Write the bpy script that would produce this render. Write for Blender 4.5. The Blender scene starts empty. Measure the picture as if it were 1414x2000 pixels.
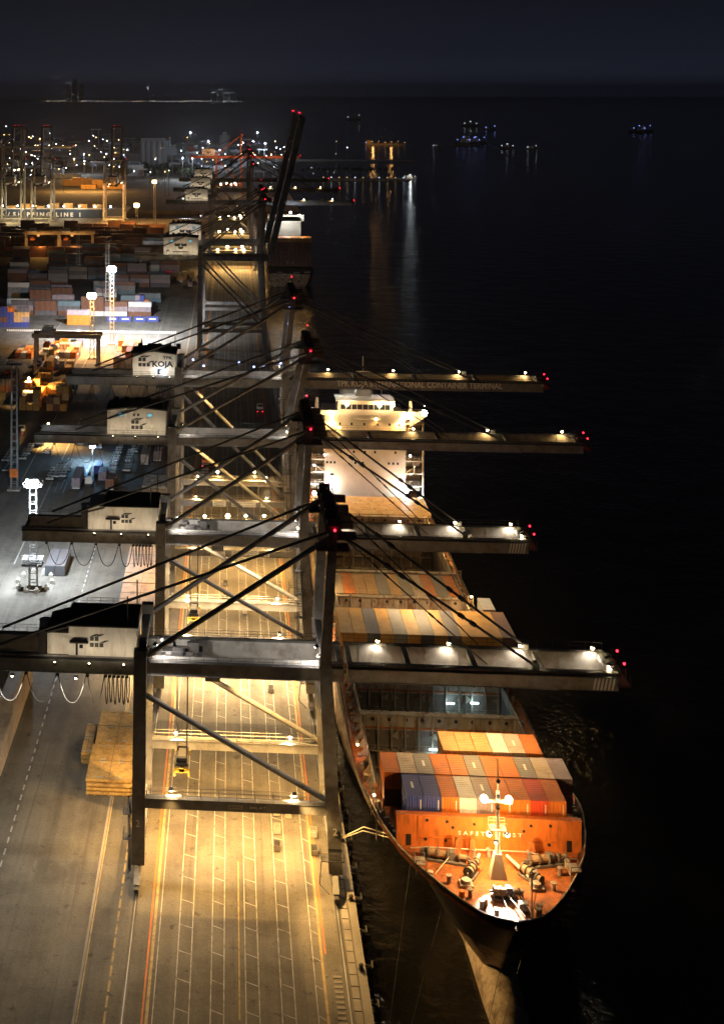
import bpy, math, random
from math import radians as R, sin, cos, pi, sqrt
from mathutils import Vector, Matrix

random.seed(7)
S = bpy.context.scene
COL = S.collection

# ------------------------------------------------------------------ camera
FPX, CX, HY, H = 2560.0, 250.0, 180.0, 120.0     # focal length, principal point (photo pixels), height over the quay
ALPHA = math.atan(200.0 / FPX)                   # camera looks this far left of the quay axis
SA, CA = sin(ALPHA), cos(ALPHA)
cam = bpy.data.cameras.new('camera')
cam_ob = bpy.data.objects.new('camera', cam)
COL.objects.link(cam_ob)
cam_ob.location = (0, 0, H)
cam_ob.rotation_euler = (R(90), 0, ALPHA)
cam.sensor_fit = 'HORIZONTAL'
cam.sensor_width = 36.0
cam.lens = FPX / 1414.0 * 36.0
cam.shift_x = (707 - CX) / 1414.0
cam.shift_y = -(1000 - HY) / 1414.0
cam.clip_start = 1.0
cam.clip_end = 60000.0
S.camera = cam_ob

# ------------------------------------------------------------------ night sky, exposure
W = bpy.data.worlds.new('World')
S.world = W
W.use_nodes = True
nt = W.node_tree
nt.nodes.clear()
wo = nt.nodes.new('ShaderNodeOutputWorld')
bg = nt.nodes.new('ShaderNodeBackground')
geo = nt.nodes.new('ShaderNodeTexCoord')
sep = nt.nodes.new('ShaderNodeSeparateXYZ')
ramp = nt.nodes.new('ShaderNodeValToRGB')
nt.links.new(geo.outputs['Generated'], sep.inputs[0])
nt.links.new(sep.outputs['Z'], ramp.inputs[0])
e = ramp.color_ramp.elements
e[0].position = 0.0; e[0].color = (0.85, 1.0, 1.75, 1)
e[1].position = 0.10; e[1].color = (0.15, 0.16, 0.25, 1)
e2 = ramp.color_ramp.elements.new(0.03); e2.color = (0.40, 0.47, 0.85, 1)
e3 = ramp.color_ramp.elements.new(0.6); e3.color = (0.11, 0.115, 0.16, 1)
nt.links.new(ramp.outputs[0], bg.inputs[0])
bg.inputs[1].default_value = 0.0031
nt.links.new(bg.outputs[0], wo.inputs[0])
S.view_settings.view_transform = 'Standard'
S.view_settings.look = 'None'
S.view_settings.gamma = 1.0
S.view_settings.exposure = 3.0
S.view_settings.use_curve_mapping = False
S.cycles.use_denoising = True
S.cycles.max_bounces = 4
S.cycles.diffuse_bounces = 2
S.cycles.glossy_bounces = 2
S.cycles.sample_clamp_indirect = .6
S.cycles.use_light_tree = True
S.cycles.volume_bounces = 0
S.cycles.volume_max_steps = 64

# ------------------------------------------------------------------ helpers
def pt(x, y, z=0.0):
    """point of the world at height z that the photo shows at pixel x, y"""
    d = FPX * (H - z) / (y - HY)
    r = (x - CX) * d / FPX
    return (r * CA - d * SA, r * SA + d * CA)

def ptd(x, d):
    r = (x - CX) * d / FPX
    return (r * CA - d * SA, r * SA + d * CA)

class MB:
    def __init__(s): s.v = []; s.f = []
    def box(s, x0, y0, z0, x1, y1, z1):
        return s.frus((x0, y0, x1, y1), z0, (x0, y0, x1, y1), z1)
    def frus(s, a, za, b, zb):
        n = len(s.v)
        s.v += [(a[0], a[1], za), (a[2], a[1], za), (a[2], a[3], za), (a[0], a[3], za),
                (b[0], b[1], zb), (b[2], b[1], zb), (b[2], b[3], zb), (b[0], b[3], zb)]
        s.f += [tuple(n + i for i in q) for q in ((3, 2, 1, 0), (4, 5, 6, 7), (0, 1, 5, 4), (1, 2, 6, 5), (2, 3, 7, 6), (3, 0, 4, 7))]
        return s
    def bar(s, p, q, w, h=None, up=(0, 0, 1)):
        p, q = Vector(p), Vector(q); h = h or w
        d = (q - p).normalized(); u = Vector(up)
        if abs(d.dot(u)) > 0.98: u = Vector((0, 1, 0))
        a = d.cross(u).normalized() * w / 2; b = a.cross(d).normalized() * h / 2
        n = len(s.v)
        for c in (p, q):
            s.v += [tuple(c - a - b), tuple(c + a - b), tuple(c + a + b), tuple(c - a + b)]
        s.f += [tuple(n + i for i in k) for k in ((0, 1, 2, 3), (7, 6, 5, 4), (4, 5, 1, 0), (5, 6, 2, 1), (6, 7, 3, 2), (7, 4, 0, 3))]
        return s
    def tube(s, p, q, r, n=6, r2=None):
        p, q = Vector(p), Vector(q); r2 = r if r2 is None else r2
        d = (q - p).normalized(); u = Vector((0, 0, 1)) if abs(d.z) < 0.9 else Vector((1, 0, 0))
        a = d.cross(u).normalized(); b = d.cross(a)
        k = len(s.v)
        for c, rr in ((p, r), (q, r2)):
            for i in range(n):
                t = 2 * pi * i / n
                s.v.append(tuple(c + a * cos(t) * rr + b * sin(t) * rr))
        for i in range(n):
            j = (i + 1) % n
            s.f.append((k + i, k + j, k + n + j, k + n + i))
        s.f.append(tuple(k + i for i in reversed(range(n)))); s.f.append(tuple(k + n + i for i in range(n)))
        return s
    def line(s, pts, r, n=4):
        for a, b in zip(pts, pts[1:]): s.tube(a, b, r, n)
        return s
    def ball(s, c, r, n=10, m=6, sz=1.0):
        k = len(s.v)
        for j in range(1, m):
            t = pi * j / m
            for i in range(n):
                a = 2 * pi * i / n
                s.v.append((c[0] + r * sin(t) * cos(a), c[1] + r * sin(t) * sin(a), c[2] + r * sz * cos(t)))
        s.v += [(c[0], c[1], c[2] + r * sz), (c[0], c[1], c[2] - r * sz)]
        top, bot = len(s.v) - 2, len(s.v) - 1
        for i in range(n):
            i2 = (i + 1) % n
            s.f.append((top, k + i, k + i2)); s.f.append((bot, k + (m - 2) * n + i2, k + (m - 2) * n + i))
            for j in range(m - 2):
                s.f.append((k + j * n + i, k + (j + 1) * n + i, k + (j + 1) * n + i2, k + j * n + i2))
        return s
    def prism(s, prof, axis, a0, a1):
        """profile of 2-d points swept along axis 'x' (profile y,z), 'y' (x,z) or 'z' (x,y)"""
        k = len(s.v); n = len(prof)
        for a in (a0, a1):
            for (u, w) in prof:
                s.v.append({'x': (a, u, w), 'y': (u, a, w), 'z': (u, w, a)}[axis])
        for i in range(n):
            j = (i + 1) % n
            s.f.append((k + i, k + j, k + n + j, k + n + i))
        s.f.append(tuple(k + i for i in reversed(range(n)))); s.f.append(tuple(k + n + i for i in range(n)))
        return s
    def quad(s, *p):
        k = len(s.v); s.v += [tuple(q) for q in p]; s.f.append(tuple(range(k, k + len(p)))); return s
    def rail(s, p, q, h=1.1, step=2.5, r=0.035):
        p, q = Vector(p), Vector(q); L = (q - p).length; n = max(1, int(L / step))
        for i in range(n + 1):
            c = p.lerp(q, i / n); s.tube(c, c + Vector((0, 0, h)), r, 4)
        for hh in (h, h * .55): s.tube(p + Vector((0, 0, hh)), q + Vector((0, 0, hh)), r, 4)
        return s
    def mesh(s, name, m=None):
        me = bpy.data.meshes.new(name)
        me.from_pydata([tuple(a) for a in s.v], [], s.f)
        me.validate(); me.update()
        import bmesh
        b = bmesh.new(); b.from_mesh(me); bmesh.ops.recalc_face_normals(b, faces=b.faces); b.to_mesh(me); b.free()
        if m: me.materials.append(m)
        return me
    def build(s, name, m, parent=None, loc=(0, 0, 0), smooth=False):
        me = s.mesh(name, m)
        if smooth:
            for p in me.polygons: p.use_smooth = True
        return put(name, me, parent, loc)

def put(name, me, parent=None, loc=(0, 0, 0), m=None, rz=0):
    o = bpy.data.objects.new(name, me); COL.objects.link(o)
    o.location = loc; o.rotation_euler = (0, 0, rz)
    if parent: o.parent = parent
    if m:
        o.material_slots[0].link = 'OBJECT'; o.material_slots[0].material = m
    return o

def tag(o, label=None, cat=None, group=None, kind=None):
    if label: o['label'] = label
    if cat: o['category'] = cat
    if group: o['group'] = group
    if kind: o['kind'] = kind
    return o

def thing(name, label, cat, loc=(0, 0, 0), rz=0, group=None):
    o = bpy.data.objects.new(name, None); COL.objects.link(o)
    o.location = loc; o.rotation_euler = (0, 0, rz); o.empty_display_size = 0.5
    return tag(o, label, cat, group)

KIDS = {}
def copy_tree(o, parent=None, loc=None, rz=None, skip_lights=False):
    c = o.copy(); COL.objects.link(c)
    if parent: c.parent = parent
    if loc is not None: c.location = loc
    if rz is not None: c.rotation_euler = (0, 0, rz)
    for ch in o.children:
        if skip_lights and ch.type == 'LIGHT': continue
        copy_tree(ch, c, skip_lights=skip_lights)
    return c

def text(name, body, size, m, parent, loc, width=None, ext=0.02, bold=0.0, rot=(R(90), 0, 0), align='CENTER'):
    cu = bpy.data.curves.new(name, 'FONT'); cu.body = body; cu.size = size; cu.extrude = ext
    cu.align_x = align; cu.align_y = 'CENTER'; cu.resolution_u = 2; cu.offset = bold * size
    o = bpy.data.objects.new(name, cu); COL.objects.link(o)
    bpy.context.view_layer.update()
    me = bpy.data.meshes.new_from_object(o.evaluated_get(bpy.context.evaluated_depsgraph_get()))
    bpy.data.objects.remove(o)
    me.materials.clear(); me.materials.append(m)
    t = put(name, me, parent, loc); t.rotation_euler = rot
    if width:
        xs = [v.co.x for v in me.vertices]
        if xs:
            k = width / (max(xs) - min(xs))
            for v in me.vertices: v.co.x *= k
    return t

# ------------------------------------------------------------------ materials
MATS = {}
def mat(name, col, rough=0.6, metal=0.0, var=0.25, scale=0.6, bump=0.0, dirt=None, dscale=0.25, damt=0.5, stretch=(1, 1, 1), coord='Object', spec=0.4):
    m = bpy.data.materials.new(name); m.use_nodes = True; MATS[name] = m
    t = m.node_tree; N = t.nodes; L = t.links
    p = N['Principled BSDF']; p.inputs['Roughness'].default_value = rough; p.inputs['Metallic'].default_value = metal
    p.inputs['Specular IOR Level'].default_value = spec
    tc = N.new('ShaderNodeTexCoord'); mp = N.new('ShaderNodeMapping'); mp.inputs['Scale'].default_value = stretch
    L.new(tc.outputs[coord], mp.inputs[0])
    oi = N.new('ShaderNodeObjectInfo')
    ad = N.new('ShaderNodeVectorMath'); ad.operation = 'ADD'
    sc = N.new('ShaderNodeVectorMath'); sc.operation = 'SCALE'; sc.inputs['Scale'].default_value = 91.0
    cb = N.new('ShaderNodeCombineXYZ')
    for i in range(3): L.new(oi.outputs['Random'], cb.inputs[i])
    L.new(cb.outputs[0], sc.inputs[0]); L.new(mp.outputs[0], ad.inputs[0]); L.new(sc.outputs[0], ad.inputs[1])
    vec = ad.outputs[0]
    n1 = N.new('ShaderNodeTexNoise'); n1.inputs['Scale'].default_value = scale; n1.inputs['Detail'].default_value = 5; n1.inputs['Roughness'].default_value = .65
    L.new(vec, n1.inputs['Vector'])
    mr = N.new('ShaderNodeMapRange'); mr.inputs[1].default_value = .3; mr.inputs[2].default_value = .7
    mr.inputs[3].default_value = 1 - var; mr.inputs[4].default_value = 1 + var
    L.new(n1.outputs['Fac'], mr.inputs[0])
    mx = N.new('ShaderNodeVectorMath'); mx.operation = 'SCALE'; mx.inputs[0].default_value = col
    L.new(mr.outputs[0], mx.inputs['Scale'])
    out = mx.outputs[0]
    if dirt:
        n2 = N.new('ShaderNodeTexNoise'); n2.inputs['Scale'].default_value = dscale; n2.inputs['Detail'].default_value = 8; n2.inputs['Roughness'].default_value = .7
        L.new(vec, n2.inputs['Vector'])
        m2 = N.new('ShaderNodeMapRange'); m2.inputs[1].default_value = .48; m2.inputs[2].default_value = .66
        m2.inputs[3].default_value = 0; m2.inputs[4].default_value = damt
        L.new(n2.outputs['Fac'], m2.inputs[0])
        mi = N.new('ShaderNodeMix'); mi.data_type = 'RGBA'
        L.new(m2.outputs[0], mi.inputs[0]); L.new(out, mi.inputs[6]); mi.inputs[7].default_value = (*dirt, 1)
        out = mi.outputs[2]
    L.new(out, p.inputs['Base Color'])
    if bump:
        b = N.new('ShaderNodeBump'); b.inputs['Strength'].default_value = bump; b.inputs['Distance'].default_value = .05
        n3 = N.new('ShaderNodeTexNoise'); n3.inputs['Scale'].default_value = scale * 8; n3.inputs['Detail'].default_value = 4
        L.new(vec, n3.inputs['Vector']); L.new(n3.outputs['Fac'], b.inputs['Height']); L.new(b.outputs[0], p.inputs['Normal'])
    return m

def emis(name, col, strength, sample=False):
    m = bpy.data.materials.new(name); m.use_nodes = True; MATS[name] = m
    p = m.node_tree.nodes['Principled BSDF']
    p.inputs['Base Color'].default_value = (.1, .1, .1, 1)
    p.inputs['Emission Color'].default_value = (*col, 1); p.inputs['Emission Strength'].default_value = strength
    if not sample: m.cycles.emission_sampling = 'NONE'
    return m

RUST = (.10, .045, .02)
M_paint = mat('crane_paint', (.22, .225, .235), .5, dirt=(.09, .07, .055), damt=.7, dscale=.35, var=.2)
M_dark = mat('dark_steel', (.05, .05, .055), .6, var=.3)
M_steel = mat('galvanised_steel', (.32, .32, .31), .45, .5, var=.2)
M_white = mat('white_cladding', (.70, .69, .66), .6, var=.08, dirt=(.36, .31, .25), damt=.6, dscale=.5, stretch=(1.6, 1.6, .4))
M_roof = mat('dark_roof', (.035, .03, .028), .7, var=.3)
M_black = mat('black_paint', (.02, .02, .02), .5, var=.1)
M_letter = mat('white_lettering', (.75, .75, .72), .6, var=.05)
M_rope = mat('wire_rope', (.06, .055, .05), .6, var=.2)
M_mooring = mat('mooring_rope', (.55, .50, .40), .9, var=.2)
M_drum = mat('worn_drum_rope', (.30, .20, .11), .9, var=.4, scale=2)
M_yellow = mat('yellow_paint', (.65, .40, .05), .5, dirt=RUST, damt=.5, scale=1.5)
M_orange = mat('orange_paint', (.75, .20, .03), .5, dirt=RUST, damt=.4)
M_rubber = mat('rubber', (.018, .018, .018), .8)
M_glass = mat('dark_glass', (.02, .025, .03), .12, var=.05)
M_hullblack = mat('hull_paint', (.018, .017, .018), .5, dirt=(.035, .024, .018), damt=.5, dscale=.12)
def hull_bands():
    t = M_hullblack.node_tree; N = t.nodes; L = t.links; p = N['Principled BSDF']
    tc = N.new('ShaderNodeTexCoord'); sp_ = N.new('ShaderNodeSeparateXYZ'); L.new(tc.outputs['Object'], sp_.inputs[0])
    q = N.new('ShaderNodeMapRange'); q.inputs[1].default_value = 5.1; q.inputs[2].default_value = 5.15; L.new(sp_.outputs['Z'], q.inputs[0])
    n = N.new('ShaderNodeTexNoise'); n.inputs['Scale'].default_value = .8; n.inputs['Detail'].default_value = 6; L.new(tc.outputs['Object'], n.inputs['Vector'])
    r = N.new('ShaderNodeValToRGB'); r.color_ramp.elements[0].position = .38; r.color_ramp.elements[0].color = (.12, .08, .055, 1)
    r.color_ramp.elements[1].position = .62; r.color_ramp.elements[1].color = (.44, .36, .27, 1); L.new(n.outputs['Fac'], r.inputs[0])
    src = p.inputs['Base Color'].links[0].from_socket
    mi = N.new('ShaderNodeMix'); mi.data_type = 'RGBA'; L.new(q.outputs[0], mi.inputs[0]); L.new(r.outputs[0], mi.inputs[6]); L.new(src, mi.inputs[7]); L.new(mi.outputs[2], p.inputs['Base Color'])
hull_bands()
M_bulb = mat('antifouling', (.44, .36, .27), .75, dirt=(.10, .07, .05), damt=.9, dscale=.45, var=.35, scale=1.2, bump=.4)
M_deckred = mat('deck_paint', (.42, .13, .035), .6, dirt=(.12, .05, .022), damt=.9, dscale=.8, var=.35, scale=2.2, bump=.3)
M_breakw = mat('breakwater_paint', (.62, .17, .03), .5, dirt=(.24, .075, .025), damt=.75, dscale=.7, var=.16, stretch=(1.4, 1, .35))
M_coam = mat('rusty_plate', (.36, .33, .28), .65, dirt=(.13, .06, .025), damt=.9, dscale=.55, var=.3, stretch=(1, 1, .35))
M_hatch = mat('hatch_cover_paint', (.46, .33, .17), .6, dirt=(.22, .11, .04), damt=.6, dscale=.4, var=.15)
M_holddark = mat('hold_plate', (.16, .15, .14), .7, dirt=(.08, .045, .025), damt=.8, dscale=.3, var=.3)
M_super = mat('superstructure_paint', (.62, .53, .40), .55, dirt=(.5, .38, .25), damt=.3, var=.06)
M_conc = mat('concrete', (.30, .28, .25), .85, dirt=(.15, .13, .11), damt=.6, dscale=.3, var=.2, bump=.3)
M_block = mat('pale_concrete', (.42, .40, .35), .85, var=.2)
M_line = mat('white_road_paint', (.42, .42, .40), .7, dirt=(.17, .155, .13), damt=.95, dscale=.7, var=.25)
M_yline = mat('worn_yellow_paint', (.42, .30, .12), .7, dirt=(.16, .13, .10), damt=.9, dscale=.8, var=.2)
M_oline = mat('orange_road_paint', (.62, .16, .02), .7, dirt=(.30, .12, .05), damt=.5, dscale=.5, var=.15)
M_wood = mat('rusty_hatch_deck', (.50, .33, .115), .75, dirt=(.17, .085, .03), damt=.7, dscale=.6, var=.25, scale=2)
M_pinkdeck = mat('primer_hatch_deck', (.46, .34, .26), .75, dirt=(.2, .12, .08), damt=.6, dscale=.5, var=.2, scale=2)
M_silo = mat('silo_concrete', (.35, .38, .42), .8, var=.12)
M_tree = mat('foliage', (.035, .045, .02), .9, var=.5, scale=.3)
M_ogantry = mat('red_oxide_steel', (.45, .13, .05), .6, var=.2)

CC = {}
def dusty(m):
    t = m.node_tree; N = t.nodes; L = t.links; p = N['Principled BSDF']
    g_ = N.new('ShaderNodeNewGeometry'); sp_ = N.new('ShaderNodeSeparateXYZ'); L.new(g_.outputs['Normal'], sp_.inputs[0])
    q = N.new('ShaderNodeMapRange'); q.inputs[1].default_value = .7; q.inputs[2].default_value = .98; q.inputs[4].default_value = .16
    L.new(sp_.outputs['Z'], q.inputs[0])
    src = p.inputs['Base Color'].links[0].from_socket
    mi = N.new('ShaderNodeMix'); mi.data_type = 'RGBA'; mi.inputs[7].default_value = (.27, .22, .19, 1)
    L.new(q.outputs[0], mi.inputs[0]); L.new(src, mi.inputs[6]); L.new(mi.outputs[2], p.inputs['Base Color'])
def cc(name, c, **k):
    CC[name] = mat('container_' + name, c, .55, dirt=k.get('dirt', (.20, .10, .05)), damt=k.get('damt', .45), dscale=.5, var=.12, scale=.8)
    dusty(CC[name])
cc('orange', (.62, .17, .02)); cc('tan', (.55, .33, .13)); cc('grey', (.24, .24, .235)); cc('blue', (.035, .06, .26), damt=.25)
cc('white', (.66, .66, .63), dirt=(.4, .34, .28)); cc('red', (.55, .06, .02)); cc('mauve', (.30, .25, .28)); cc('brown', (.16, .07, .04))
cc('mustard', (.50, .27, .05)); cc('slate', (.10, .105, .12)); cc('beige', (.52, .43, .33)); cc('teal', (.12, .2, .24))

WARM = (1.0, .56, .165); SOD = (1.0, .50, .13); COOL = (.80, .90, 1.0); SOFT = (1.0, .80, .55)
E_warm = emis('warm_lamp_glass', (1.0, .74, .38), 14)
E_sod = emis('sodium_lamp_glass', (1.0, .55, .16), 9)
E_cool = emis('cold_lamp_glass', (.80, .90, 1.0), 30)
E_blue = emis('blue_lamp_glass', (.25, .35, 1.0), 2.5)
E_red = emis('red_lamp_glass', (1.0, .012, .03), 1.2)
E_farc = emis('far_cold_lamp_glass', (.72, .86, 1.0), 9)
E_fars = emis('far_sodium_lamp_glass', (1.0, .55, .16), 4)
E_farw = emis('far_warm_lamp_glass', (1.0, .74, .38), 4.5)
E_city = emis('city_lamp_glass', (.85, .9, 1.0), 4.5)
E_cityw = emis('warm_city_lamp_glass', (1.0, .7, .4), 4.5)
E_boatc = emis('boat_lamp_glass', (.72, .86, 1.0), .6)
E_boatw = emis('warm_boat_lamp_glass', (1.0, .66, .3), .3)
E_farb = emis('far_blue_lamp_glass', (.25, .35, 1.0), .9)
E_cyan = emis('lit_cyan_window', (.25, .72, .85), .08)
E_hold = emis('hold_tube_lamp', (.65, .95, 1.0), 2.0)

NL = 0
def light(kind, loc, power, col, parent=None, radius=.25, aim=None, angle=130, blend=.6):
    global NL; NL += 1
    l = bpy.data.lights.new('lamp_light', kind); l.energy = power; l.color = col
    l.shadow_soft_size = radius
    o = bpy.data.objects.new('lamp_light', l); COL.objects.link(o); o.location = loc
    if kind == 'SPOT':
        l.spot_size = R(angle); l.spot_blend = blend
        d = Vector(aim) - Vector(loc); o.rotation_euler = d.to_track_quat('-Z', 'Y').to_euler()
    if parent: o.parent = parent
    return o

def flood(parent, loc, aim, power, col, em, angle=130, r=.3, name='floodlight', stand=.9, kind='SPOT'):
    """a floodlight: housing on a stand, glowing lens, spot light just in front of it"""
    loc = Vector(loc); d = (Vector(aim) - loc).normalized()
    b = MB(); b.bar(loc - d * .28, loc - d * .04, .6, .5)
    if stand: b.tube(loc - Vector((0, 0, stand)), loc - Vector((0, 0, .2)), .06, 4)
    h = b.build(name, M_dark, parent)
    MB().ball(loc + d * .05, r).build('lens', em, h)
    if power and kind == 'POINT': light('POINT', loc + d * .05, power, col, parent, r * 1.2)
    elif power: light('SPOT', loc + d * (r + .25), power, col, parent, .3, loc + d * 10, angle)
    return h

def bulb(parent, loc, r, em, power=0, col=WARM, name='lamp'):
    h = MB().ball(loc, r).build(name, em, parent)
    if power: light('POINT', (loc[0], loc[1], loc[2]), power, col, parent, r * 1.15)
    return h
HAZE = 5e-5

# ------------------------------------------------------------------ water, quay, ground
def water_mat():
    m = bpy.data.materials.new('harbour_water'); m.use_nodes = True
    t = m.node_tree; N = t.nodes; L = t.links; p = N['Principled BSDF']
    p.inputs['Base Color'].default_value = (.004, .0042, .0045, 1); p.inputs['Roughness'].default_value = .13
    p.inputs['IOR'].default_value = 1.33
    tc = N.new('ShaderNodeTexCoord')
    n1 = N.new('ShaderNodeTexNoise'); n1.inputs['Scale'].default_value = .55; n1.inputs['Detail'].default_value = 4
    n2 = N.new('ShaderNodeTexNoise'); n2.inputs['Scale'].default_value = .07; n2.inputs['Detail'].default_value = 3
    b1 = N.new('ShaderNodeBump'); b1.inputs['Strength'].default_value = .55; b1.inputs['Distance'].default_value = .5
    b2 = N.new('ShaderNodeBump'); b2.inputs['Strength'].default_value = .5; b2.inputs['Distance'].default_value = 1.5
    L.new(tc.outputs['Object'], n1.inputs['Vector']); L.new(tc.outputs['Object'], n2.inputs['Vector'])
    L.new(n2.outputs['Fac'], b2.inputs['Height']); L.new(n1.outputs['Fac'], b1.inputs['Height'])
    L.new(b2.outputs[0], b1.inputs['Normal']); L.new(b1.outputs[0], p.inputs['Normal'])
    return m
M_water = water_mat()
tag(MB().quad((-30000, -600, -3), (30000, -600, -3), (30000, 40000, -3), (-30000, 40000, -3)).build('water', M_water), kind='structure')

def asphalt_mat():
    m = mat('quay_asphalt', (.155, .142, .12), .85, var=.22, scale=.035, dirt=(.075, .066, .055), dscale=.09, damt=.55, bump=.25, coord='Object')
    t = m.node_tree; N = t.nodes; L = t.links; p = N['Principled BSDF']
    tc = N.new('ShaderNodeTexCoord'); mp = N.new('ShaderNodeMapping'); mp.inputs['Scale'].default_value = (.55, .012, 1)
    n = N.new('ShaderNodeTexNoise'); n.inputs['Scale'].default_value = 1; n.inputs['Detail'].default_value = 5
    L.new(tc.outputs['Object'], mp.inputs[0]); L.new(mp.outputs[0], n.inputs['Vector'])
    n4 = N.new('ShaderNodeTexNoise'); n4.inputs['Scale'].default_value = 3.2; n4.inputs['Detail'].default_value = 6; n4.inputs['Roughness'].default_value = .75
    L.new(tc.outputs['Object'], n4.inputs['Vector'])
    mr = N.new('ShaderNodeMapRange'); mr.inputs[1].default_value = .35; mr.inputs[2].default_value = .65; mr.inputs[3].default_value = .86; mr.inputs[4].default_value = 1.12
    L.new(n.outputs['Fac'], mr.inputs[0])
    mr2 = N.new('ShaderNodeMapRange'); mr2.inputs[1].default_value = .3; mr2.inputs[2].default_value = .7; mr2.inputs[3].default_value = .72; mr2.inputs[4].default_value = 1.28
    L.new(n4.outputs['Fac'], mr2.inputs[0])
    mm = N.new('ShaderNodeMath'); mm.operation = 'MULTIPLY'; L.new(mr.outputs[0], mm.inputs[0]); L.new(mr2.outputs[0], mm.inputs[1])
    src = p.inputs['Base Color'].links[0].from_socket
    sc = N.new('ShaderNodeVectorMath'); sc.operation = 'SCALE'
    L.new(src, sc.inputs[0]); L.new(mm.outputs[0], sc.inputs['Scale']); L.new(sc.outputs[0], p.inputs['Base Color'])
    return m
M_asph = asphalt_mat()
def add_stains(m):
    t = m.node_tree; N = t.nodes; L = t.links; p = N['Principled BSDF']
    tc = N.new('ShaderNodeTexCoord'); src = p.inputs['Base Color'].links[0].from_socket
    def layer(scale, stretch, lo, hi, col, amt, detail=6):
        nonlocal src
        mp = N.new('ShaderNodeMapping'); mp.inputs['Scale'].default_value = stretch; L.new(tc.outputs['Object'], mp.inputs[0])
        n = N.new('ShaderNodeTexNoise'); n.inputs['Scale'].default_value = scale; n.inputs['Detail'].default_value = detail; n.inputs['Roughness'].default_value = .6; L.new(mp.outputs[0], n.inputs['Vector'])
        q = N.new('ShaderNodeMapRange'); q.inputs[1].default_value = lo; q.inputs[2].default_value = hi; q.inputs[4].default_value = amt; L.new(n.outputs['Fac'], q.inputs[0])
        mi = N.new('ShaderNodeMix'); mi.data_type = 'RGBA'; mi.inputs[7].default_value = (*col, 1)
        L.new(q.outputs[0], mi.inputs[0]); L.new(src, mi.inputs[6]); L.new(mi.outputs[2], p.inputs['Base Color']); src = mi.outputs[2]
    layer(.55, (1, 1, 1), .60, .70, (.035, .03, .026), .75)        # oil spots
    layer(.16, (1, .55, 1), .52, .64, (.075, .066, .055), .55)     # damp and worn patches
    layer(.45, (1.6, .035, 1), .56, .70, (.05, .044, .038), .55)   # tyre tracks
    layer(1.7, (1, 1, 1), .56, .72, (.24, .21, .165), .35)        # pale scuffs
    b = N.new('ShaderNodeTexBrick'); b.inputs['Scale'].default_value = 1.0; b.inputs['Mortar Size'].default_value = .012; b.offset = 0
    b.inputs['Brick Width'].default_value = 5.0; b.inputs['Row Height'].default_value = 5.8
    for k in (1, 2): b.inputs[k].default_value = (1, 1, 1, 1)
    b.inputs['Color1'].default_value = (1, 1, 1, 1); b.inputs['Color2'].default_value = (.84, .84, .84, 1); b.inputs['Mortar'].default_value = (.55, .55, .55, 1)
    L.new(tc.outputs['Object'], b.inputs['Vector'])
    mu = N.new('ShaderNodeMix'); mu.data_type = 'RGBA'; mu.blend_type = 'MULTIPLY'; mu.inputs[0].default_value = 1
    L.new(src, mu.inputs[6]); L.new(b.outputs['Color'], mu.inputs[7]); L.new(mu.outputs[2], p.inputs['Base Color'])
add_stains(M_asph)
EDGE = 18.4
BASIN0, BASIN1 = 1246, 1330
g = MB()
g.box(-4000, -400, -9, EDGE, BASIN0, 0)
tag(g.build('ground', M_asph), kind='structure')
g = MB(); g.box(-4000, BASIN1, -9, 70, 3100, 0)
tag(g.build('ground', M_asph), kind='structure')
# far jetty and breakwater
tag(MB().box(70, 1850, -6, 250, 1880, -1.2).build('breakwater', M_conc), kind='structure')
tag(MB().box(70, 2380, -6, 330, 2400, -.8).build('jetty', M_conc), kind='structure')
tag(MB().box(-9000, 17800, -5, 500, 20000, -.5).build('far_shore', M_asph), kind='structure')

# coping of the quay edge and edge strip
tag(MB().box(17.3, -300, .004, EDGE + .05, 1240, .16).build('quay_coping', M_conc), kind='structure')
tag(MB().box(-20.4, -300, .004, -20.05, 1240, .05).build('kerb_strip', M_conc), kind='structure')

Z1, Z2 = .008, .012
def strip(name, x0, x1, y0, y1, m, z=Z1):
    return tag(MB().quad((x0, y0, z), (x1, y0, z), (x1, y1, z), (x0, y1, z)).build(name, m), kind='structure')
Y0, Y1 = 60, 1000
for x in (-10.1, -7.3, -5.4, -2.6, -.86, 2.05, 3.83, 6.74, 8.5, 11.4):
    strip('lane_line', x - .07, x + .07, Y0, Y1, M_line)
strip('orange_lane_line', -11.55, -11.3, Y0, Y1, M_oline)
strip('orange_lane_line', 13.05, 13.3, 184, Y1, M_oline)
strip('worn_yellow_line', -11.05, -10.65, Y0, Y1, M_yline)
strip('worn_yellow_line', 12.45, 12.8, Y0, Y1, M_yline)
strip('worn_yellow_line', 1.1, 1.3, 170, 205, M_yline)
strip('yard_edge_line', -19.95, -19.75, Y0, Y1, M_yline)
b = MB()
for k in range(0, 300):
    y = Y0 + k * 3.0
    b.quad((-16.4, y, Z1), (-16.1, y, Z1), (-16.1, y + 2.2, Z1), (-16.4, y + 2.2, Z1))
tag(b.build('broken_yellow_line', M_yline), kind='stuff')
b = MB()
for k in range(0, 220):
    y = Y0 + k * 3.2
    b.quad((-35.65, y, Z1), (-35.4, y, Z1), (-35.4, y + 1.7, Z1), (-35.65, y + 1.7, Z1))
tag(b.build('dashed_line', M_line), kind='stuff')
b = MB()
for (xa, xb) in ((-7.2, -5.5), (-2.5, -.96), (2.15, 3.73), (6.84, 8.4), (11.5, 12.4)):
    for k in range(-20, 110):
        y = 200.1 + 5.8 * k + .35
        b.quad((xa, y, Z2), (xb, y - .75, Z2), (xb, y - .59, Z2), (xa, y + .16, Z2))
tag(b.build('lane_tick', M_line), kind='stuff')
# white cross line of the berth near the second leg
strip('berth_line', -9, 5.5, 243.3, 243.55, M_line, Z2)
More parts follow.
